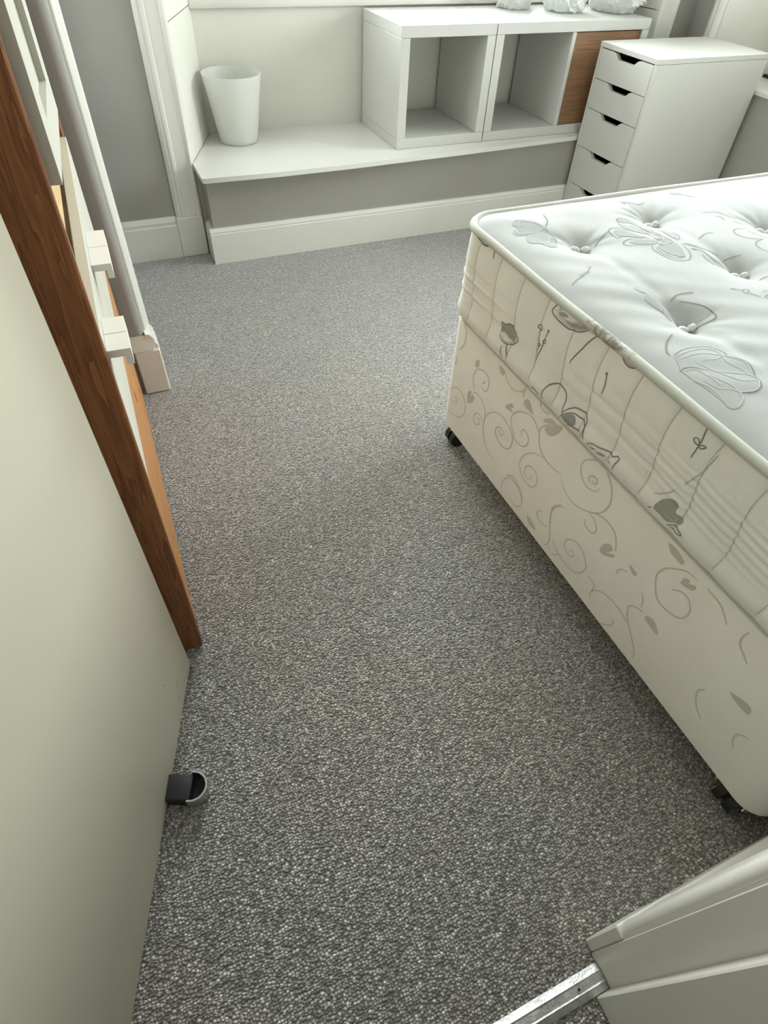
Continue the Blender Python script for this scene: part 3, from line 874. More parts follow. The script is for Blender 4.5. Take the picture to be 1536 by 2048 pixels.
# ------------------------------------------------------------------ cube shelves on the window seat
def cube_shelf(root, x0, x1, yf, yb, z0, z1, t, divider=None):
    lm = M['laminate']
    part_box('top_panel', root, lm, (x0, x1, yf, yb, z1 - t, z1), 0.0012)
    part_box('bottom_panel', root, lm, (x0, x1, yf, yb, z0, z0 + t), 0.0012)
    part_box('side_panel', root, lm, (x0, x0 + t, yf + 0.0008, yb, z0 + t + 0.0006, z1 - t - 0.0006), 0.0008)
    part_box('side_panel', root, lm, (x1 - t, x1, yf + 0.0008, yb, z0 + t + 0.0006, z1 - t - 0.0006), 0.0008)
    if divider:
        part_box('divider', root, lm, (divider[0], divider[1], yf + 0.002, yb, z0 + t + 0.0004, z1 - t - 0.0004), 0.0008)


s1 = thing('cube_shelf', 'single open white cube shelf, beside the wastebasket on the window seat', 'shelf', (1.40, 2.75, 0.350))
cube_shelf(s1, 1.190, 1.6045, 2.558, 2.950, 0.3505, 0.761, 0.0375)
s2 = thing('cube_shelf', 'wide white two-cube shelf with one wooden door, bags on top', 'shelf', (2.0, 2.75, 0.350))
cube_shelf(s2, 1.6085, 2.378, 2.558, 2.950, 0.3505, 0.761, 0.0365, (1.979, 1.998))
dr = obj('door', box(B(), 2.000, 2.339, 2.566, 2.584, 0.389, 0.7215, 0.0012), M['oak'], s2)
dr['label'] = 'plain brown wood-grain door filling the right cube'

# ------------------------------------------------------------------ drawer unit
au = thing('drawer_unit', 'tall white five-drawer unit with cut-out pulls between seat and bed', 'drawer unit', (2.39, 2.327, 0))
X0, X1, Y0, Y1 = 2.088, 2.676, 2.148, 2.503
dw = M['drawer_white']
part_box('top_panel', au, dw, (X0, X1, Y0, Y1, 0.684, 0.702), 0.0012)
part_box('side_panel', au, dw, (X0 + 0.0006, X1, Y0 + 0.0006, Y0 + 0.0155, 0.018, 0.6832), 0.0008)
part_box('side_panel', au, dw, (X0 + 0.0006, X1, Y1 - 0.0155, Y1 - 0.0006, 0.018, 0.6832), 0.0008)
part_box('back_panel', au, dw, (X1 - 0.012, X1 - 0.002, Y0 + 0.016, Y1 - 0.016, 0.03, 0.6832), 0)
part_box('bottom_panel', au, dw, (X0 + 0.022, X1 - 0.013, Y0 + 0.016, Y1 - 0.016, 0.03, 0.045), 0)
for yy in (Y0 + 0.02, Y1 - 0.05):
    for xx in (X0 + 0.03, X1 - 0.06):
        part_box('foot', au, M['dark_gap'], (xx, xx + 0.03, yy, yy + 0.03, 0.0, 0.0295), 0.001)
zs = [0.6815, 0.577, 0.469, 0.320, 0.167, 0.030]
ya, yb = Y0 + 0.0172, Y1 - 0.0172
ym = (ya + yb) / 2 - 0.001
for i in range(5):
    zt, zb = zs[i] - 0.0012, zs[i + 1] + 0.0012
    w, d = 0.084, 0.021
    notch = [(ym + w, zt), (ym + w - 0.012, zt - 0.0025), (ym + w - 0.022, zt - 0.009), (ym + w - 0.034, zt - d + 0.002), (ym + w - 0.040, zt - d),
             (ym - w + 0.040, zt - d), (ym - w + 0.034, zt - d + 0.002), (ym - w + 0.022, zt - 0.009), (ym - w + 0.012, zt - 0.0025), (ym - w, zt)]
    fr = obj('drawer', prism(B(), [(ya, zb), (yb, zb), (yb, zt)] + notch + [(ya, zt)], 'x', X0 + 0.001, X0 + 0.017), dw, au, angle=20)
    bb = tray(B(), X0 + 0.0175, X1 - 0.03, ya + 0.012, yb - 0.012, zb + 0.01, zt - 0.032, 0.010)
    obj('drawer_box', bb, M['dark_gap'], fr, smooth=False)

# ------------------------------------------------------------------ wastebasket
wb_ = thing('wastebasket', 'frosted white plastic wastebasket in the left corner of the window seat', 'wastebasket', (0.588, 2.845, 0.350))
obj('bucket', lathe(B(), [(0.0, 0.3505), (0.070, 0.3505), (0.076, 0.353), (0.079, 0.362), (0.1155, 0.586), (0.1165, 0.5885), (0.115, 0.589), (0.1135, 0.586),
    (0.0770, 0.364), (0.072, 0.357), (0.0, 0.356)], 0.588, 2.845, 48, closed=False), M['bin'], wb_, angle=60)


# ------------------------------------------------------------------ three bulging plastic bags on the wide shelf
def bag(label, c, r, seed, loc, parts=True):
    root = thing('plastic_bag', label, 'bag', loc, group='white plastic bags on top of the cube shelf')
    bm = bmesh.new()
    bmesh.ops.create_icosphere(bm, subdivisions=5, radius=1.0)
    rnd = Vector((seed * 7.3, seed * 3.1, seed * 1.7))
    for v in bm.verts:
        n = v.co.normalized()
        a = noise.noise(n * 1.6 + rnd) * 0.20
        q = n * 2.6 + rnd * 2
        rd = 1.0 - abs(noise.noise(q + Vector((0.5 * noise.noise(q * 1.3), 0.5 * noise.noise(q * 1.1 + rnd), 0))))
        a += 0.20 * (rd ** 6) - 0.10
        rd2 = 1.0 - abs(noise.noise(n * 5.5 + rnd * 3))
        a += 0.07 * (rd2 ** 5)
        rr = 1.0 + a
        co = Vector((n.x * r[0] * rr, n.y * r[1] * rr, n.z * r[2] * rr))
        z = co.z + r[2] * 0.72
        if z < 0.0:                                   # slumped flat on the shelf
            sp = 1.0 + 0.12 * min(1.0, -z / (0.3 * r[2]))
            co.x *= sp
            co.y *= sp
            z = 0.0008 + 0.003 * (1 + noise.noise(n * 9 + rnd))
        # gathered neck
        k = max(0.0, (z / r[2] - 1.1) / 0.6)
        co.x *= 1 - 0.75 * min(1, k)
        co.y *= 1 - 0.75 * min(1, k)
        v.co = Vector((c[0] + co.x, c[1] + co.y, loc[2] + z + 0.09 * r[2] * min(1, k)))
    obj('body', bm, M['bag'], root, angle=80)
    # knotted handles
    bm = B()
    top = Vector((c[0], c[1], loc[2] + r[2] * 1.78))
    for s in (-1, 1):
        pts = [top + Vector((s * 0.01, 0, -0.02)), top + Vector((s * 0.02, 0.005, 0.01)), top + Vector((s * 0.045, 0.01, 0.03)), top + Vector((s * 0.06, 0.012, 0.02)), top + Vector((s * 0.07, 0.02, 0.0))]
        tube(bm, pts, 0.009, 7, flat=0.5)
    obj('tied_handles', bm, M['bag'], root, angle=80)
    return root


bag('leftmost white plastic bag on the cube shelf, near the join', (1.868, 2.872), (0.084, 0.062, 0.085), 1, (1.868, 2.872, 0.761))
bag('middle white plastic bag of the three on the cube shelf', (2.062, 2.785), (0.088, 0.092, 0.090), 2, (2.062, 2.785, 0.761))
bag('rightmost and largest white plastic bag, overhanging the cube shelf end', (2.318, 2.735), (0.122, 0.112, 0.110), 3, (2.318, 2.735, 0.761))

# black strip lying on the ledge of the side window
bs = B()
box(bs, 2.915, 2.935, 1.55, 2.335, 0.5752, 0.587, 0.002)
tag(obj('black_strip', bs, M['black']), 'thin black strip lying on the white ledge beyond the drawer unit', 'strip')

# ------------------------------------------------------------------ door stop and threshold
ds = thing('door_stop', 'black rubber door stop with a chrome hoop on the carpet at the door', 'door stop', (-0.145, 0.442, 0))
ds.rotation_euler = (0, 0, R_(-22))
obj('rubber_block', box(B(), -0.060, 0.004, -0.0225, 0.0225, 0.0, 0.031, 0.0025, 2), M['black'], ds, local=True)
hoop = B()
outer = [(0.000, -0.0265)] + arc(0.006, 0.0, 0.0265, -90, 90, 14) + [(0.000, 0.0265)]
inner = [(0.000, 0.0235)] + arc(0.006, 0.0, 0.0235, 90, -90, 14) + [(0.000, -0.0235)]
vo = [[hoop.verts.new((x, y, z)) for x, y in outer] for z in (0.001, 0.034)]
vi = [[hoop.verts.new((x, y, z)) for x, y in inner[::-1]] for z in (0.001, 0.034)]
n_ = len(outer)
for i in range(n_ - 1):
    hoop.faces.new((vo[0][i], vo[0][i + 1], vo[1][i + 1], vo[1][i]))
    hoop.faces.new((vi[0][i + 1], vi[0][i], vi[1][i], vi[1][i + 1]))
    hoop.faces.new((vo[1][i], vo[1][i + 1], vi[1][i + 1], vi[1][i]))
    hoop.faces.new((vo[0][i + 1], vo[0][i], vi[0][i], vi[0][i + 1]))
for i in (0, n_ - 1):
    hoop.faces.new((vo[0][i], vo[1][i], vi[1][i], vi[0][i]))
obj('chrome_hoop', hoop, M['chrome'], ds, local=True, angle=50)
obj('base_plate', cyl(B(), (0.006, 0, 0.003), 0.022, 0.004, 'z', 24), M['black'], ds, local=True)

th = thing('threshold_strip', 'worn aluminium threshold strip screwed down in the doorway', 'threshold strip', (0.0, -0.075, 0))
obj('strip', prism(B(), [(-0.0925, 0.0), (-0.0925, 0.002), (-0.084, 0.0055), (-0.0825, 0.0068), (-0.0805, 0.0058), (-0.070, 0.0060), (-0.0675, 0.0070), (-0.0655, 0.0056), (-0.0575, 0.0020), (-0.0575, 0.0)], 'x', -0.370, 0.3905), M['alu'], th, angle=15)
for x in (0.345, 0.02, -0.30):
    b_ = B()
    cyl(b_, (x, -0.0755, 0.0064), 0.0042, 0.0012, 'z', 14)
    so = obj('screw', b_, M['chrome'], th)
    obj('slot', cyl(B(), (x, -0.0755, 0.0071), 0.0022, 0.0006, 'z', 8), M['dark_gap'], so)

# ------------------------------------------------------------------ wardrobe (leans a little, as the floor does)
wd = thing('wardrobe', 'stained pine wardrobe with white doors and drawer behind the open door', 'wardrobe', (-0.0640, 0.7356, 0.0))
ex = Vector((0.99979928, -0.01129657, -0.01654639))
ey = Vector((0.01136137, 0.99992813, 0.00382744))
ez = ex.cross(ey).normalized()
ey = ez.cross(ex).normalized()
wd.matrix_world = Matrix(((ex.x, ey.x, ez.x, -0.0640), (ex.y, ey.y, ez.y, 0.7356), (ex.z, ey.z, ez.z, 0.0022), (0, 0, 0, 1)))
LW, HW, DW = 0.952, 1.95, -0.49


def wp(name, mat, dims, bev=0.0012, parent=None):
    return obj(name, box(B(), *dims, bev), mat, parent or wd, local=True)


wp('side_panel', M['pine'], (DW, 0.0, 0.0, 0.019, 0.0, HW), 0.0022)
wp('side_panel', M['pine'], (DW, -0.004, LW - 0.019, LW, 0.0, HW), 0.0022)
wp('front_stile', M['pine'], (-0.024, -0.005, 0.862, LW - 0.0195, 0.484, HW - 0.02))
wp('top_board', M['pine'], (DW, 0.012, -0.010, LW + 0.004, HW, HW + 0.022), 0.003)
wp('back_panel', M['pine_pale'], (DW + 0.002, DW + 0.010, 0.020, LW - 0.020, 0.02, HW - 0.002), 0)
wp('rail', M['pine_pale'], (-0.046, -0.0235, 0.0195, 0.861, 0.745, 0.9160), 0.001)
wp('base_front', M['pine_y'], (-0.022, -0.003, 0.0195, LW - 0.0195, 0.004, 0.4815), 0.0015)
wp('floor_board', M['pine_pale'], (DW + 0.012, -0.0465, 0.0195, LW - 0.0195, 0.745, 0.762), 0)
# knots in the base front
for y, z, r in ((0.47, 0.332, 0.013), (0.74, 0.16, 0.008), (0.22, 0.12, 0.007)):
    b_ = B()
    tube(b_, [(-0.0040, y, z), (-0.0026, y, z)], r, 14)
    obj('knot', b_, M['knot'], wd, local=True)
# drawer: front with a grooved face and two lipped wooden pulls
df = obj('drawer', box(B(), -0.018, 0.0, 0.0205, 0.858, 0.4845, 0.7390, 0.0012), M['ward_white'], wd, local=True)
b_ = tray(B(), -0.45, -0.0187, 0.03, 0.850, 0.49, 0.72, 0.012)
obj('drawer_box', b_, M['pine_pale'], df, local=True, smooth=False)


def pull(y0, y1):
    zt = 0.7193
    prof = [(0.0004, zt - 0.010), (0.0004, zt), (0.0300, zt), (0.0300, zt - 0.0235), (0.0205, zt - 0.0235), (0.0205, zt - 0.0105), (0.0140, zt - 0.0105), (0.0130, zt - 0.0110)]
    bm = B()
    ym = y0 + 0.50 * (y1 - y0)
    cx = sum(a for a, _ in prof) / len(prof)
    small = [(a + (-0.0010 if a > cx else 0.0), c - 0.0012 if c > zt - 0.001 else c) for a, c in prof]
    rings = [[bm.verts.new((a, y, c)) for a, c in pr] for y, pr in ((y0, prof), (ym - 0.0013, prof), (ym - 0.0008, small), (ym + 0.0008, small), (ym + 0.0013, prof), (y1, prof))]
    n = len(prof)
    for A, C in zip(rings[:-1], rings[1:]):
        for k in range(n):
            bm.faces.new((A[k], A[(k + 1) % n], C[(k + 1) % n], C[k]))
    bm.faces.new(rings[0])
    bm.faces.new(rings[-1][::-1])
    return obj('pull', bm, M['pull_white'], df, local=True, angle=30)


pull(0.2756, 0.4066)
pull(0.0215, 0.1079)


def panel_door(y0, y1, z0, z1, d0, d1, t=0.018, ws=0.060, hs=0.045):
    """framed door; front plane runs from d0 at y0 to d1 at y1"""
    def dd(y):
        return d0 + (d1 - d0) * (y - y0) / (y1 - y0)

    def slab(bm, ya, yb, za, zb, f0, f1):
        prism(bm, [(dd(ya) + f1, ya), (dd(yb) + f1, yb), (dd(yb) + f0, yb), (dd(ya) + f0, ya)], 'z', za, zb)
    bm = ring(B(), y0, y1, z0, z1, ws, ws, hs, hs, lambda u, z, k: (dd(u) + (0.0 if k else -t), u, z))
    # bevelled inner edge of the frame
    fr = obj('door', bm, M['ward_white'], wd, local=True, angle=20)
    b2 = B()
    slab(b2, y0 + ws - 0.002, y1 - ws + 0.002, z0 + hs - 0.002, z1 - hs + 0.002, -t + 0.003, -0.008)
    obj('door_panel', b2, M['ward_white'], fr, local=True)
    return fr


dA = panel_door(0.0215, 0.304, 0.9195, 1.93, 0.0112, 0.0185)      # stands slightly ajar
dB = panel_door(0.308, 0.582, 0.9195, 1.93, 0.0, 0.0)
dC = panel_door(0.585, 0.860, 0.9195, 1.93, 0.0, -0.001)
for d_, yk in ((dA, 0.275), (dB, 0.338), (dC, 0.615)):
    obj('knob', turned(B(), [(0.002, 0.009), (0.012, 0.007), (0.018, 0.013), (0.028, 0.015), (0.034, 0.010)], yk, 1.30), M['pull_white'], d_, local=True, angle=40)
for z in (0.888, 1.75):
    hg = obj('hinge', box(B(), -0.0232, -0.0205, 0.022, 0.062, z - 0.012, z + 0.012, 0.0005), M['brass'], wd, local=True)
    obj('hinge_pin', cyl(B(), (-0.0142, 0.040, z), 0.0062, 0.030, 'z', 12), M['brass'], hg, local=True)
# ------------------------------------------------------------------ bed: divan base
BX0, BX1, BY0, BY1 = 0.731, 2.620, -0.010, 1.187


def rrect(x0, x1, y0, y1, r, step=0.008, arcn=14):
    """closed outline, anticlockwise, starting on the -x side going to -y"""
    def line(a, b):
        n = max(1, int((Vector(b) - Vector(a)).length / step))
        return [(a[0] + (b[0] - a[0]) * i / n, a[1] + (b[1] - a[1]) * i / n) for i in range(n)]
    P = line((x0, y1 - r), (x0, y0 + r)) + arc(x0 + r, y0 + r, r, 180, 270, arcn)[:-1]
    P += line((x0 + r, y0), (x1 - r, y0)) + arc(x1 - r, y0 + r, r, 270, 360, arcn)[:-1]
    P += line((x1, y0 + r), (x1, y1 - r)) + arc(x1 - r, y1 - r, r, 0, 90, arcn)[:-1]
    P += line((x1 - r, y1), (x0 + r, y1)) + arc(x0 + r, y1 - r, r, 90, 180, arcn)[:-1]
    return P


dv = thing('divan_base', 'cream divan bed base with a pale scroll pattern on black castors', 'bed base', (1.68, 0.59, 0))
ol = rrect(BX0, BX1, BY0, BY1, 0.050, 0.05, 10)
bm = B()
lv = []
for z, ins in ((0.082, 0.004), (0.084, 0.001), (0.090, 0.0), (0.405, 0.0), (0.4125, 0.003)):
    o2 = rrect(BX0 + ins, BX1 - ins, BY0 + ins, BY1 - ins, 0.050 - ins, 0.05, 10)
    lv.append([bm.verts.new((x, y, z)) for x, y in o2[:len(ol)]])
for a, b in zip(lv[:-1], lv[1:]):
    for i in range(len(ol)):
        j = (i + 1) % len(ol)
        bm.faces.new((a[i], a[j], b[j], b[i]))
bm.faces.new(lv[0][::-1])
bm.faces.new(lv[-1])
obj('upholstered_box', bm, M['divan'], dv, angle=40)
for cx, cy in ((0.772, 0.048), (0.772, 1.140), (2.56, 0.05), (2.56, 1.14), (1.68, 0.05), (1.68, 1.14)):
    c_ = obj('castor', cyl(B(), (cx + 0.004, cy, 0.0585), 0.0125, 0.047, 'z', 14), M['black'], dv, angle=40)
    for s in (-1, 1):
        obj('wheel', cyl(B(), (cx, cy + s * 0.0125, 0.0262), 0.026, 0.017, 'y', 22), M['black'], c_, angle=40)
        obj('castor_clip', tube(B(), [(cx - 0.040, cy + s * 0.030, 0.0805), (cx + 0.020, cy + s * 0.026, 0.0805)], 0.0016, 6), M['pull_white'], c_)

# ------------------------------------------------------------------ bed: mattress
MX0, MX1, MY0, MY1, MR = 0.7215, 2.625, -0.015, 1.200, 0.085
TUFTS = [(0.902, 0.985), (0.897, 0.655), (0.897, 0.320), (1.142, 1.040), (1.152, 0.781), (1.150, 0.480), (1.150, 0.190), (1.378, 0.926), (1.385, 0.630), (1.385, 0.330),
         (1.625, 1.040), (1.625, 0.770), (1.625, 0.480), (1.625, 0.190), (1.865, 0.926), (1.865, 0.630), (1.865, 0.330), (2.105, 1.040), (2.105, 0.770), (2.105, 0.480), (2.105, 0.190), (2.36, 0.926), (2.36, 0.630), (2.36, 0.330)]


def seg_dist(px, py, ax, ay, bx, by):
    dx, dy = bx - ax, by - ay
    t = np.clip(((px - ax) * dx + (py - ay) * dy) / (dx * dx + dy * dy), 0, 1)
    return np.hypot(px - ax - t * dx, py - ay - t * dy), t


def top_z(x, y):
    x = np.asarray(x, float)
    y = np.asarray(y, float)
    cx, cy = (MX0 + MX1) / 2, (MY0 + MY1) / 2
    qx = np.abs(x - cx) - (MX1 - MX0) / 2 + MR
    qy = np.abs(y - cy) - (MY1 - MY0) / 2 + MR
    e = MR - (np.hypot(np.maximum(qx, 0), np.maximum(qy, 0)) + np.minimum(np.maximum(qx, qy), 0))
    e = np.maximum(e, 0)
    z = 0.6300 + 0.0215 * (1 - np.exp(-e / 0.030))
    inside = 1 - np.exp(-(e / 0.05) ** 2)
    puff = np.ones_like(x)
    wr = np.zeros_like(x)
    for i, (tx, ty) in enumerate(TUFTS):
        d = np.sqrt((x - tx) ** 2 + (y - ty) ** 2)
        ds = np.sqrt(d * d + 0.010 ** 2)
        z = z - 0.037 * np.exp(-ds / 0.042)
        a = np.arctan2(y - ty, x - tx)
        k = 9 + (i * 5) % 4
        env = np.exp(-((d - 0.050) / 0.032) ** 2)
        wr = wr + 0.0038 * env * (np.abs(np.sin(0.5 * k * a + i * 1.7 + 0.9 * np.sin(2 * a + i))) - 0.6) * (0.55 + 0.45 * np.sin(3 * a + 2 * i + 1)) * (0.6 + 0.4 * np.sin(a))
    for (ax, ay), (bx, by) in [(TUFTS[i], TUFTS[j]) for i in range(len(TUFTS)) for j in range(i) if abs(TUFTS[i][0] - TUFTS[j][0]) < 0.03 and abs(TUFTS[i][1] - TUFTS[j][1]) < 0.36]:
        d, t = seg_dist(x, y, ax, ay, bx, by)
        z = z - 0.0065 * np.exp(-(d / 0.016) ** 2) * (0.35 + 0.65 * np.abs(2 * t - 1))
    # long shallow drag wrinkles
    w2 = 0.0011 * np.sin(34 * (x * 0.5 + y) + 3 * np.sin(5 * x + 2 * y)) * (0.5 + 0.5 * np.sin(6 * x - 3 * y)) + 0.0009 * np.sin(80 * (x * 0.35 + y) + 4 * np.sin(7 * x)) * np.maximum(0, np.sin(4.3 * x + 5 * y + 1))
    return z + (wr + w2) * inside


mt = thing('mattress', 'white button-tufted mattress printed with grey line flowers on the divan', 'mattress', (1.68, 0.59, 0.4145))
# top sheet: regular grid pressed into the rounded outline
gx = np.concatenate([np.arange(MX0, 1.70, 0.0045), np.arange(1.70, MX1 + 0.004, 0.010)])
gx[-1] = MX1
gy = np.linspace(MY0, MY1, 250)
GX, GY = np.meshgrid(gx, gy, indexing='ij')
for sx, sy in ((0, 0), (0, 1), (1, 0), (1, 1)):
    cx = MX0 + MR if sx == 0 else MX1 - MR
    cy = MY0 + MR if sy == 0 else MY1 - MR
    m = ((GX < cx) if sx == 0 else (GX > cx)) & ((GY < cy) if sy == 0 else (GY > cy))
    d = np.hypot(GX - cx, GY - cy)
    k = np.where(m & (d > MR), MR / np.maximum(d, 1e-6), 1.0)
    GX = np.where(m, cx + (GX - cx) * k, GX)
    GY = np.where(m, cy + (GY - cy) * k, GY)
GZ = top_z(GX, GY)
nx, ny = GX.shape
OM = np.array(mt.location)
V = np.stack([GX.ravel(), GY.ravel(), GZ.ravel()], 1) - OM
idx = np.arange(nx * ny).reshape(nx, ny)
F = np.stack([idx[:-1, :-1].ravel(), idx[1:, :-1].ravel(), idx[1:, 1:].ravel(), idx[:-1, 1:].ravel()], 1)
me = bpy.data.meshes.new('top_cover')
me.from_pydata(V.tolist(), [], F.tolist())
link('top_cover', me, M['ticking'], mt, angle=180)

# border: outline swept down, with drag ripples, quilting dents and a rolled lower edge
Z0, Z1 = 0.4160, 0.6310
STITCH = 0.0888


def side_off(q, z):
    q = np.asarray(q, float)
    z = np.asarray(z, float)
    t = (z - Z0) / (Z1 - Z0)
    o = 0.006 * np.sin(np.pi * np.clip(t, 0, 1)) ** 0.6 - 0.004
    o = o + 0.0065 * np.exp(-((t - 0.145) / 0.105) ** 2) - 0.010 * np.exp(-(t / 0.035) ** 2)
    win = np.exp(-((t - 0.47) / 0.20) ** 4)
    ph = 2.2 * np.sin(q * 3.1) + 1.1 * np.sin(q * 7.7 + 1)
    o = o + win * (0.0011 * np.sin(2 * np.pi * z / 0.030 + ph + q * 2.0) * (0.6 + 0.4 * np.sin(q * 11)) + 0.0015 * np.sin(2 * np.pi * z / 0.0150 + 1.7 * ph) * (0.5 + 0.5 * np.sin(q * 6 + 2)))
    ds = np.abs((q - 1.8205 + STITCH / 2 + 0.006 * np.sin(z * 30)) % STITCH - STITCH / 2)
    o = o - 0.0036 * np.exp(-(ds / 0.0050) ** 2) * np.clip(t * 6, 0, 1) + 0.0014 * np.clip(ds / (STITCH / 2), 0, 1)
    return o


ol = rrect(MX0, MX1, MY0, MY1, MR, 0.003, 40)
ol = np.array(ol)
nxt, prv = np.roll(ol, -1, 0), np.roll(ol, 1, 0)
tg = nxt - prv
tg /= np.linalg.norm(tg, axis=1)[:, None]
nr = np.stack([tg[:, 1], -tg[:, 0]], 1)      # outward
zz = np.linspace(Z0, Z1, 56)
q = ol[:, 0] + ol[:, 1]
Q, ZZ = np.meshgrid(q, zz, indexing='ij')
O = side_off(Q, ZZ)
PX = ol[:, 0][:, None] + nr[:, 0][:, None] * O
PY = ol[:, 1][:, None] + nr[:, 1][:, None] * O
V = np.stack([PX.ravel(), PY.ravel(), ZZ.ravel()], 1) - OM
n0, n1 = PX.shape
idx = np.arange(n0 * n1).reshape(n0, n1)
nidx = np.roll(idx, -1, 0)
F = np.stack([idx[:, :-1].ravel(), nidx[:, :-1].ravel(), nidx[:, 1:].ravel(), idx[:, 1:].ravel()], 1)
me = bpy.data.meshes.new('border')
fl_ = F.tolist() + [idx[::-1, 0].tolist()]
me.from_pydata(V.tolist(), [], fl_)
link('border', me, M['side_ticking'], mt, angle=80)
# piping round the top and the bottom edge
bm = B()
pl_ = rrect(MX0 + 0.0035, MX1 - 0.0035, MY0 + 0.0035, MY1 - 0.0035, MR - 0.0035, 0.02, 16)
tube(bm, [(x, y, 0.6335 + 0.0010 * math.sin(9 * x + 13 * y)) for x, y in pl_], 0.0092, 12, closed=True, flat=0.95)
obj('edge_piping', bm, M['tape'], mt, angle=180)
bm = B()
pl_ = rrect(MX0 + 0.007, MX1 - 0.007, MY0 + 0.007, MY1 - 0.007, MR - 0.007, 0.02, 16)
tube(bm, [(x, y, 0.4180) for x, y in pl_], 0.0032, 8, closed=True)
obj('edge_piping', bm, M['tape'], mt, angle=180)


# stitched quilting lines on the foot side (short dashes)
def side_pt(y, z, h):
    x = MX0
    cy = MY1 - MR
    if y > cy:                                   # follows the round corner
        x = MX0 + MR - math.sqrt(max(0.0, MR * MR - (y - cy) ** 2))
    return (x - float(side_off(y + x, z)) - h, y, z)


bm = B()
for k in range(0, 13):
    yc = 1.0990 - STITCH * k
    z = 0.440
    while z < 0.624:
        def yy(zq):
            return yc - 0.006 * math.sin(zq * 30)
        a, b2 = (yy(z), z), (yy(z + 0.0046), z + 0.0046)
        w = 0.0007
        vs = [bm.verts.new(side_pt(p[0] + s * w, p[1], 0.0008)) for p, s in ((a, -1), (a, 1), (b2, 1), (b2, -1))]
        bm.faces.new(vs)
        z += 0.0056
obj('quilting_stitches', bm, M['stitch'], mt, smooth=False)['kind'] = 'stuff'

# wool tufts: pairs of little rolls sunk in each dimple
tm = None
for i, (tx, ty) in enumerate(TUFTS):
    for s in (-1, 1):
        if tm is None:
            bm = B()
            pts = [Vector((-0.011, 0.001, -0.001)), Vector((-0.005, 0, 0.001)), Vector((0.004, 0, 0.001)), Vector((0.011, -0.001, -0.001))]
            rings = []
            for p, r in zip(pts, (0.0040, 0.0074, 0.0070, 0.0038)):
                rings.append([bm.verts.new(p + Vector((0.0008 * math.sin(5 * k), r * math.cos(k * 2 * math.pi / 10), r * (0.85 + 0.15 * math.sin(3 * k)) * math.sin(k * 2 * math.pi / 10)))) for k in range(10)])
            for A, Bq in zip(rings[:-1], rings[1:]):
                for k in range(10):
                    bm.faces.new((A[k], A[(k + 1) % 10], Bq[(k + 1) % 10], Bq[k]))
            bm.faces.new(rings[0][::-1])
            bm.faces.new(rings[-1])
            o = obj('tuft', bm, M['tuft'], mt, local=True, angle=80)
            tm = o
        else:
            o = tm.copy()
            COL.objects.link(o)
            o.parent = mt
        a = R_([-18, 4, -26, 10, -8][i % 5])
        px, py = tx + s * 0.0130 * math.cos(a), ty + s * 0.0130 * math.sin(a)
        o.location = Vector((px, py, float(top_z(px, py)) + 0.0035)) - mt.location
        o.rotation_euler = (0.9 * s, 0, a + s * 0.25)


# ------------------------------------------------------------------ printed patterns (flat print laid on the cloth)
def smooth_line(P, n=5):
    P = [Vector(p) for p in P]
    if len(P) < 3:
        a, b2 = P[0], P[-1]
        return [a.lerp(b2, i / 6) for i in range(7)]
    closed = (P[0] - P[-1]).length < 1e-4
    out = []
    m = len(P)
    for i in range(m - 1):
        p0 = P[i - 1] if i > 0 else (P[-2] if closed else P[0] * 2 - P[1])
        p1, p2 = P[i], P[i + 1]
        p3 = P[i + 2] if i + 2 < m else (P[1] if closed else P[-1] * 2 - P[-2])
        for k in range(n):
            t = k / n
            out.append(0.5 * ((2 * p1) + (p2 - p0) * t + (2 * p0 - 5 * p1 + 4 * p2 - p3) * t * t + (3 * p1 - p0 - 3 * p2 + p3) * t ** 3))
    out.append(P[-1])
    return out


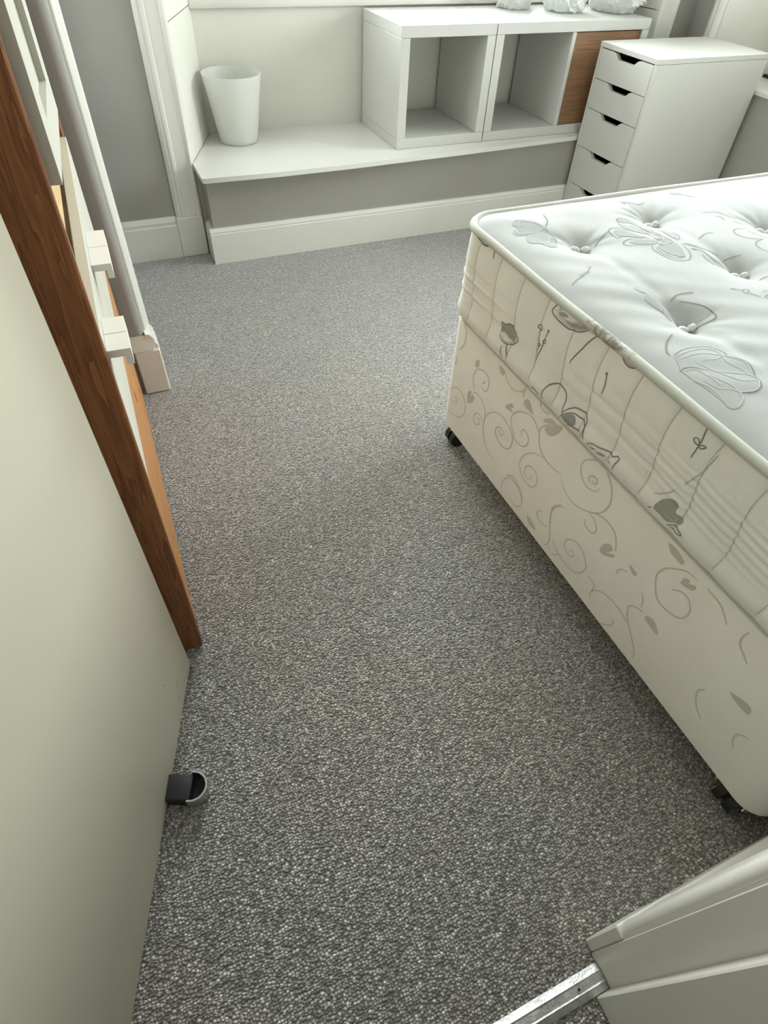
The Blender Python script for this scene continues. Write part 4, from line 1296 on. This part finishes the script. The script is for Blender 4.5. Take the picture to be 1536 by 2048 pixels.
def print_mesh(name, data, to3d, mats, parent, step=0.006, local=False, keys='fwdgpq', ok=None):
    verts, faces, mi = [], [], []
    for kind, w, flat in data:
        P = [(flat[i] / 1000.0, flat[i + 1] / 1000.0) for i in range(0, len(flat), 2)]
        h = {'f': 0.0005, 'p': 0.0005, 'q': 0.0005, 'g': 0.0007, 'w': 0.0010, 'd': 0.0009}[kind]
        if kind in 'fgpq':
            C = smooth_line(P + [P[0]], 4)[:-1]
            xs, ys = [c.x for c in C], [c.y for c in C]
            pts = list(C)
            n = len(C)
            x = min(xs) + step / 2
            while x < max(xs):
                y = min(ys) + step / 2
                while y < max(ys):
                    pts.append(Vector((x, y)))
                    y += step
                x += step
            r = delaunay_2d_cdt(pts, [], [list(range(n))], 1, 1e-6)
            base = len(verts)
            verts += [to3d(v.x, v.y, h) for v in r[0]]
            for f in r[2]:
                if ok and not all(ok(r[0][i].x, r[0][i].y) for i in f):
                    continue
                faces.append([base + i for i in f])
                mi.append(keys.index(kind))
        else:
            C = smooth_line(P)
            C = [c for i, c in enumerate(C) if i == 0 or (c - C[i - 1]).length > 1e-5]
            hw = w * 0.0005
            prev = None
            for i, c in enumerate(C):
                t = (C[min(i + 1, len(C) - 1)] - C[max(i - 1, 0)])
                if t.length < 1e-7:
                    continue
                t.normalize()
                nn = Vector((-t.y, t.x)) * hw * (0.55 + 0.45 * math.sin(math.pi * min(1, max(0, (i + 1.5) / (len(C) + 2))))) * 1.25
                a, b2 = len(verts), len(verts) + 1
                verts.append(to3d(c.x + nn.x, c.y + nn.y, h))
                verts.append(to3d(c.x - nn.x, c.y - nn.y, h))
                if prev and not (ok and not ok(c.x, c.y)):
                    faces.append([prev[0], prev[1], b2, a])
                    mi.append(keys.index(kind))
                prev = (a, b2)
    o_ = Vector((0, 0, 0)) if local else org(parent)
    me = bpy.data.meshes.new(name)
    me.from_pydata([tuple(Vector(v) - o_) for v in verts], [], faces)
    for m in mats:
        me.materials.append(m)
    me.polygons.foreach_set('material_index', mi)
    me.polygons.foreach_set('use_smooth', [True] * len(me.polygons))
    o = bpy.data.objects.new(name, me)
    COL.objects.link(o)
    o.parent = parent
    return o


def top_ok(x, y):
    qx = abs(x - (MX0 + MX1) / 2) - (MX1 - MX0) / 2 + MR
    qy = abs(y - (MY0 + MY1) / 2) - (MY1 - MY0) / 2 + MR
    e = MR - (math.hypot(max(qx, 0), max(qy, 0)) + min(max(qx, qy), 0))
    return e > 0.008


pm = [M['print_fill'], M['print_white'], M['print_dark'], M['print_strong'], M['print_pale'], M['print_faint']]
po = print_mesh('printed_flowers', PRINT_T, lambda x, y, h: (x, y, float(top_z(x, y)) + h), pm, mt, ok=top_ok)
po['label'] = 'grey outlined flowers and sprigs printed across the top'
po['kind'] = 'stuff'
po = print_mesh('printed_flowers', PRINT_S, lambda y, z, h: side_pt(y, z, h), pm, mt, 0.004, ok=lambda y, z: 0.4215 < z < 0.6285 and MY0 + MR < y < MY1 - 0.020)
po['label'] = 'slate grey flowers printed on the foot side border'
po['kind'] = 'stuff'
po = print_mesh('scroll_pattern', PRINT_B, lambda y, z, h: (BX0 - h * 0.7, y, z), [M['scroll_leaf'], M['scroll_leaf'], M['scroll_line'], M['scroll_leaf'], M['scroll_leaf'], M['scroll_leaf']], dv, 0.02,
                ok=lambda y, z: 0.090 < z < 0.4085 and BY0 + 0.05 < y < BY1 - 0.049)
po['label'] = 'taupe curling scrolls and leaves on the foot side'
po['kind'] = 'stuff'
po = print_mesh('scuff_marks', PRINT_D, lambda s, z, h: (h * 0.5, -s, z), [M['print_dark']] * 6, d1, local=True)
po['kind'] = 'stuff'
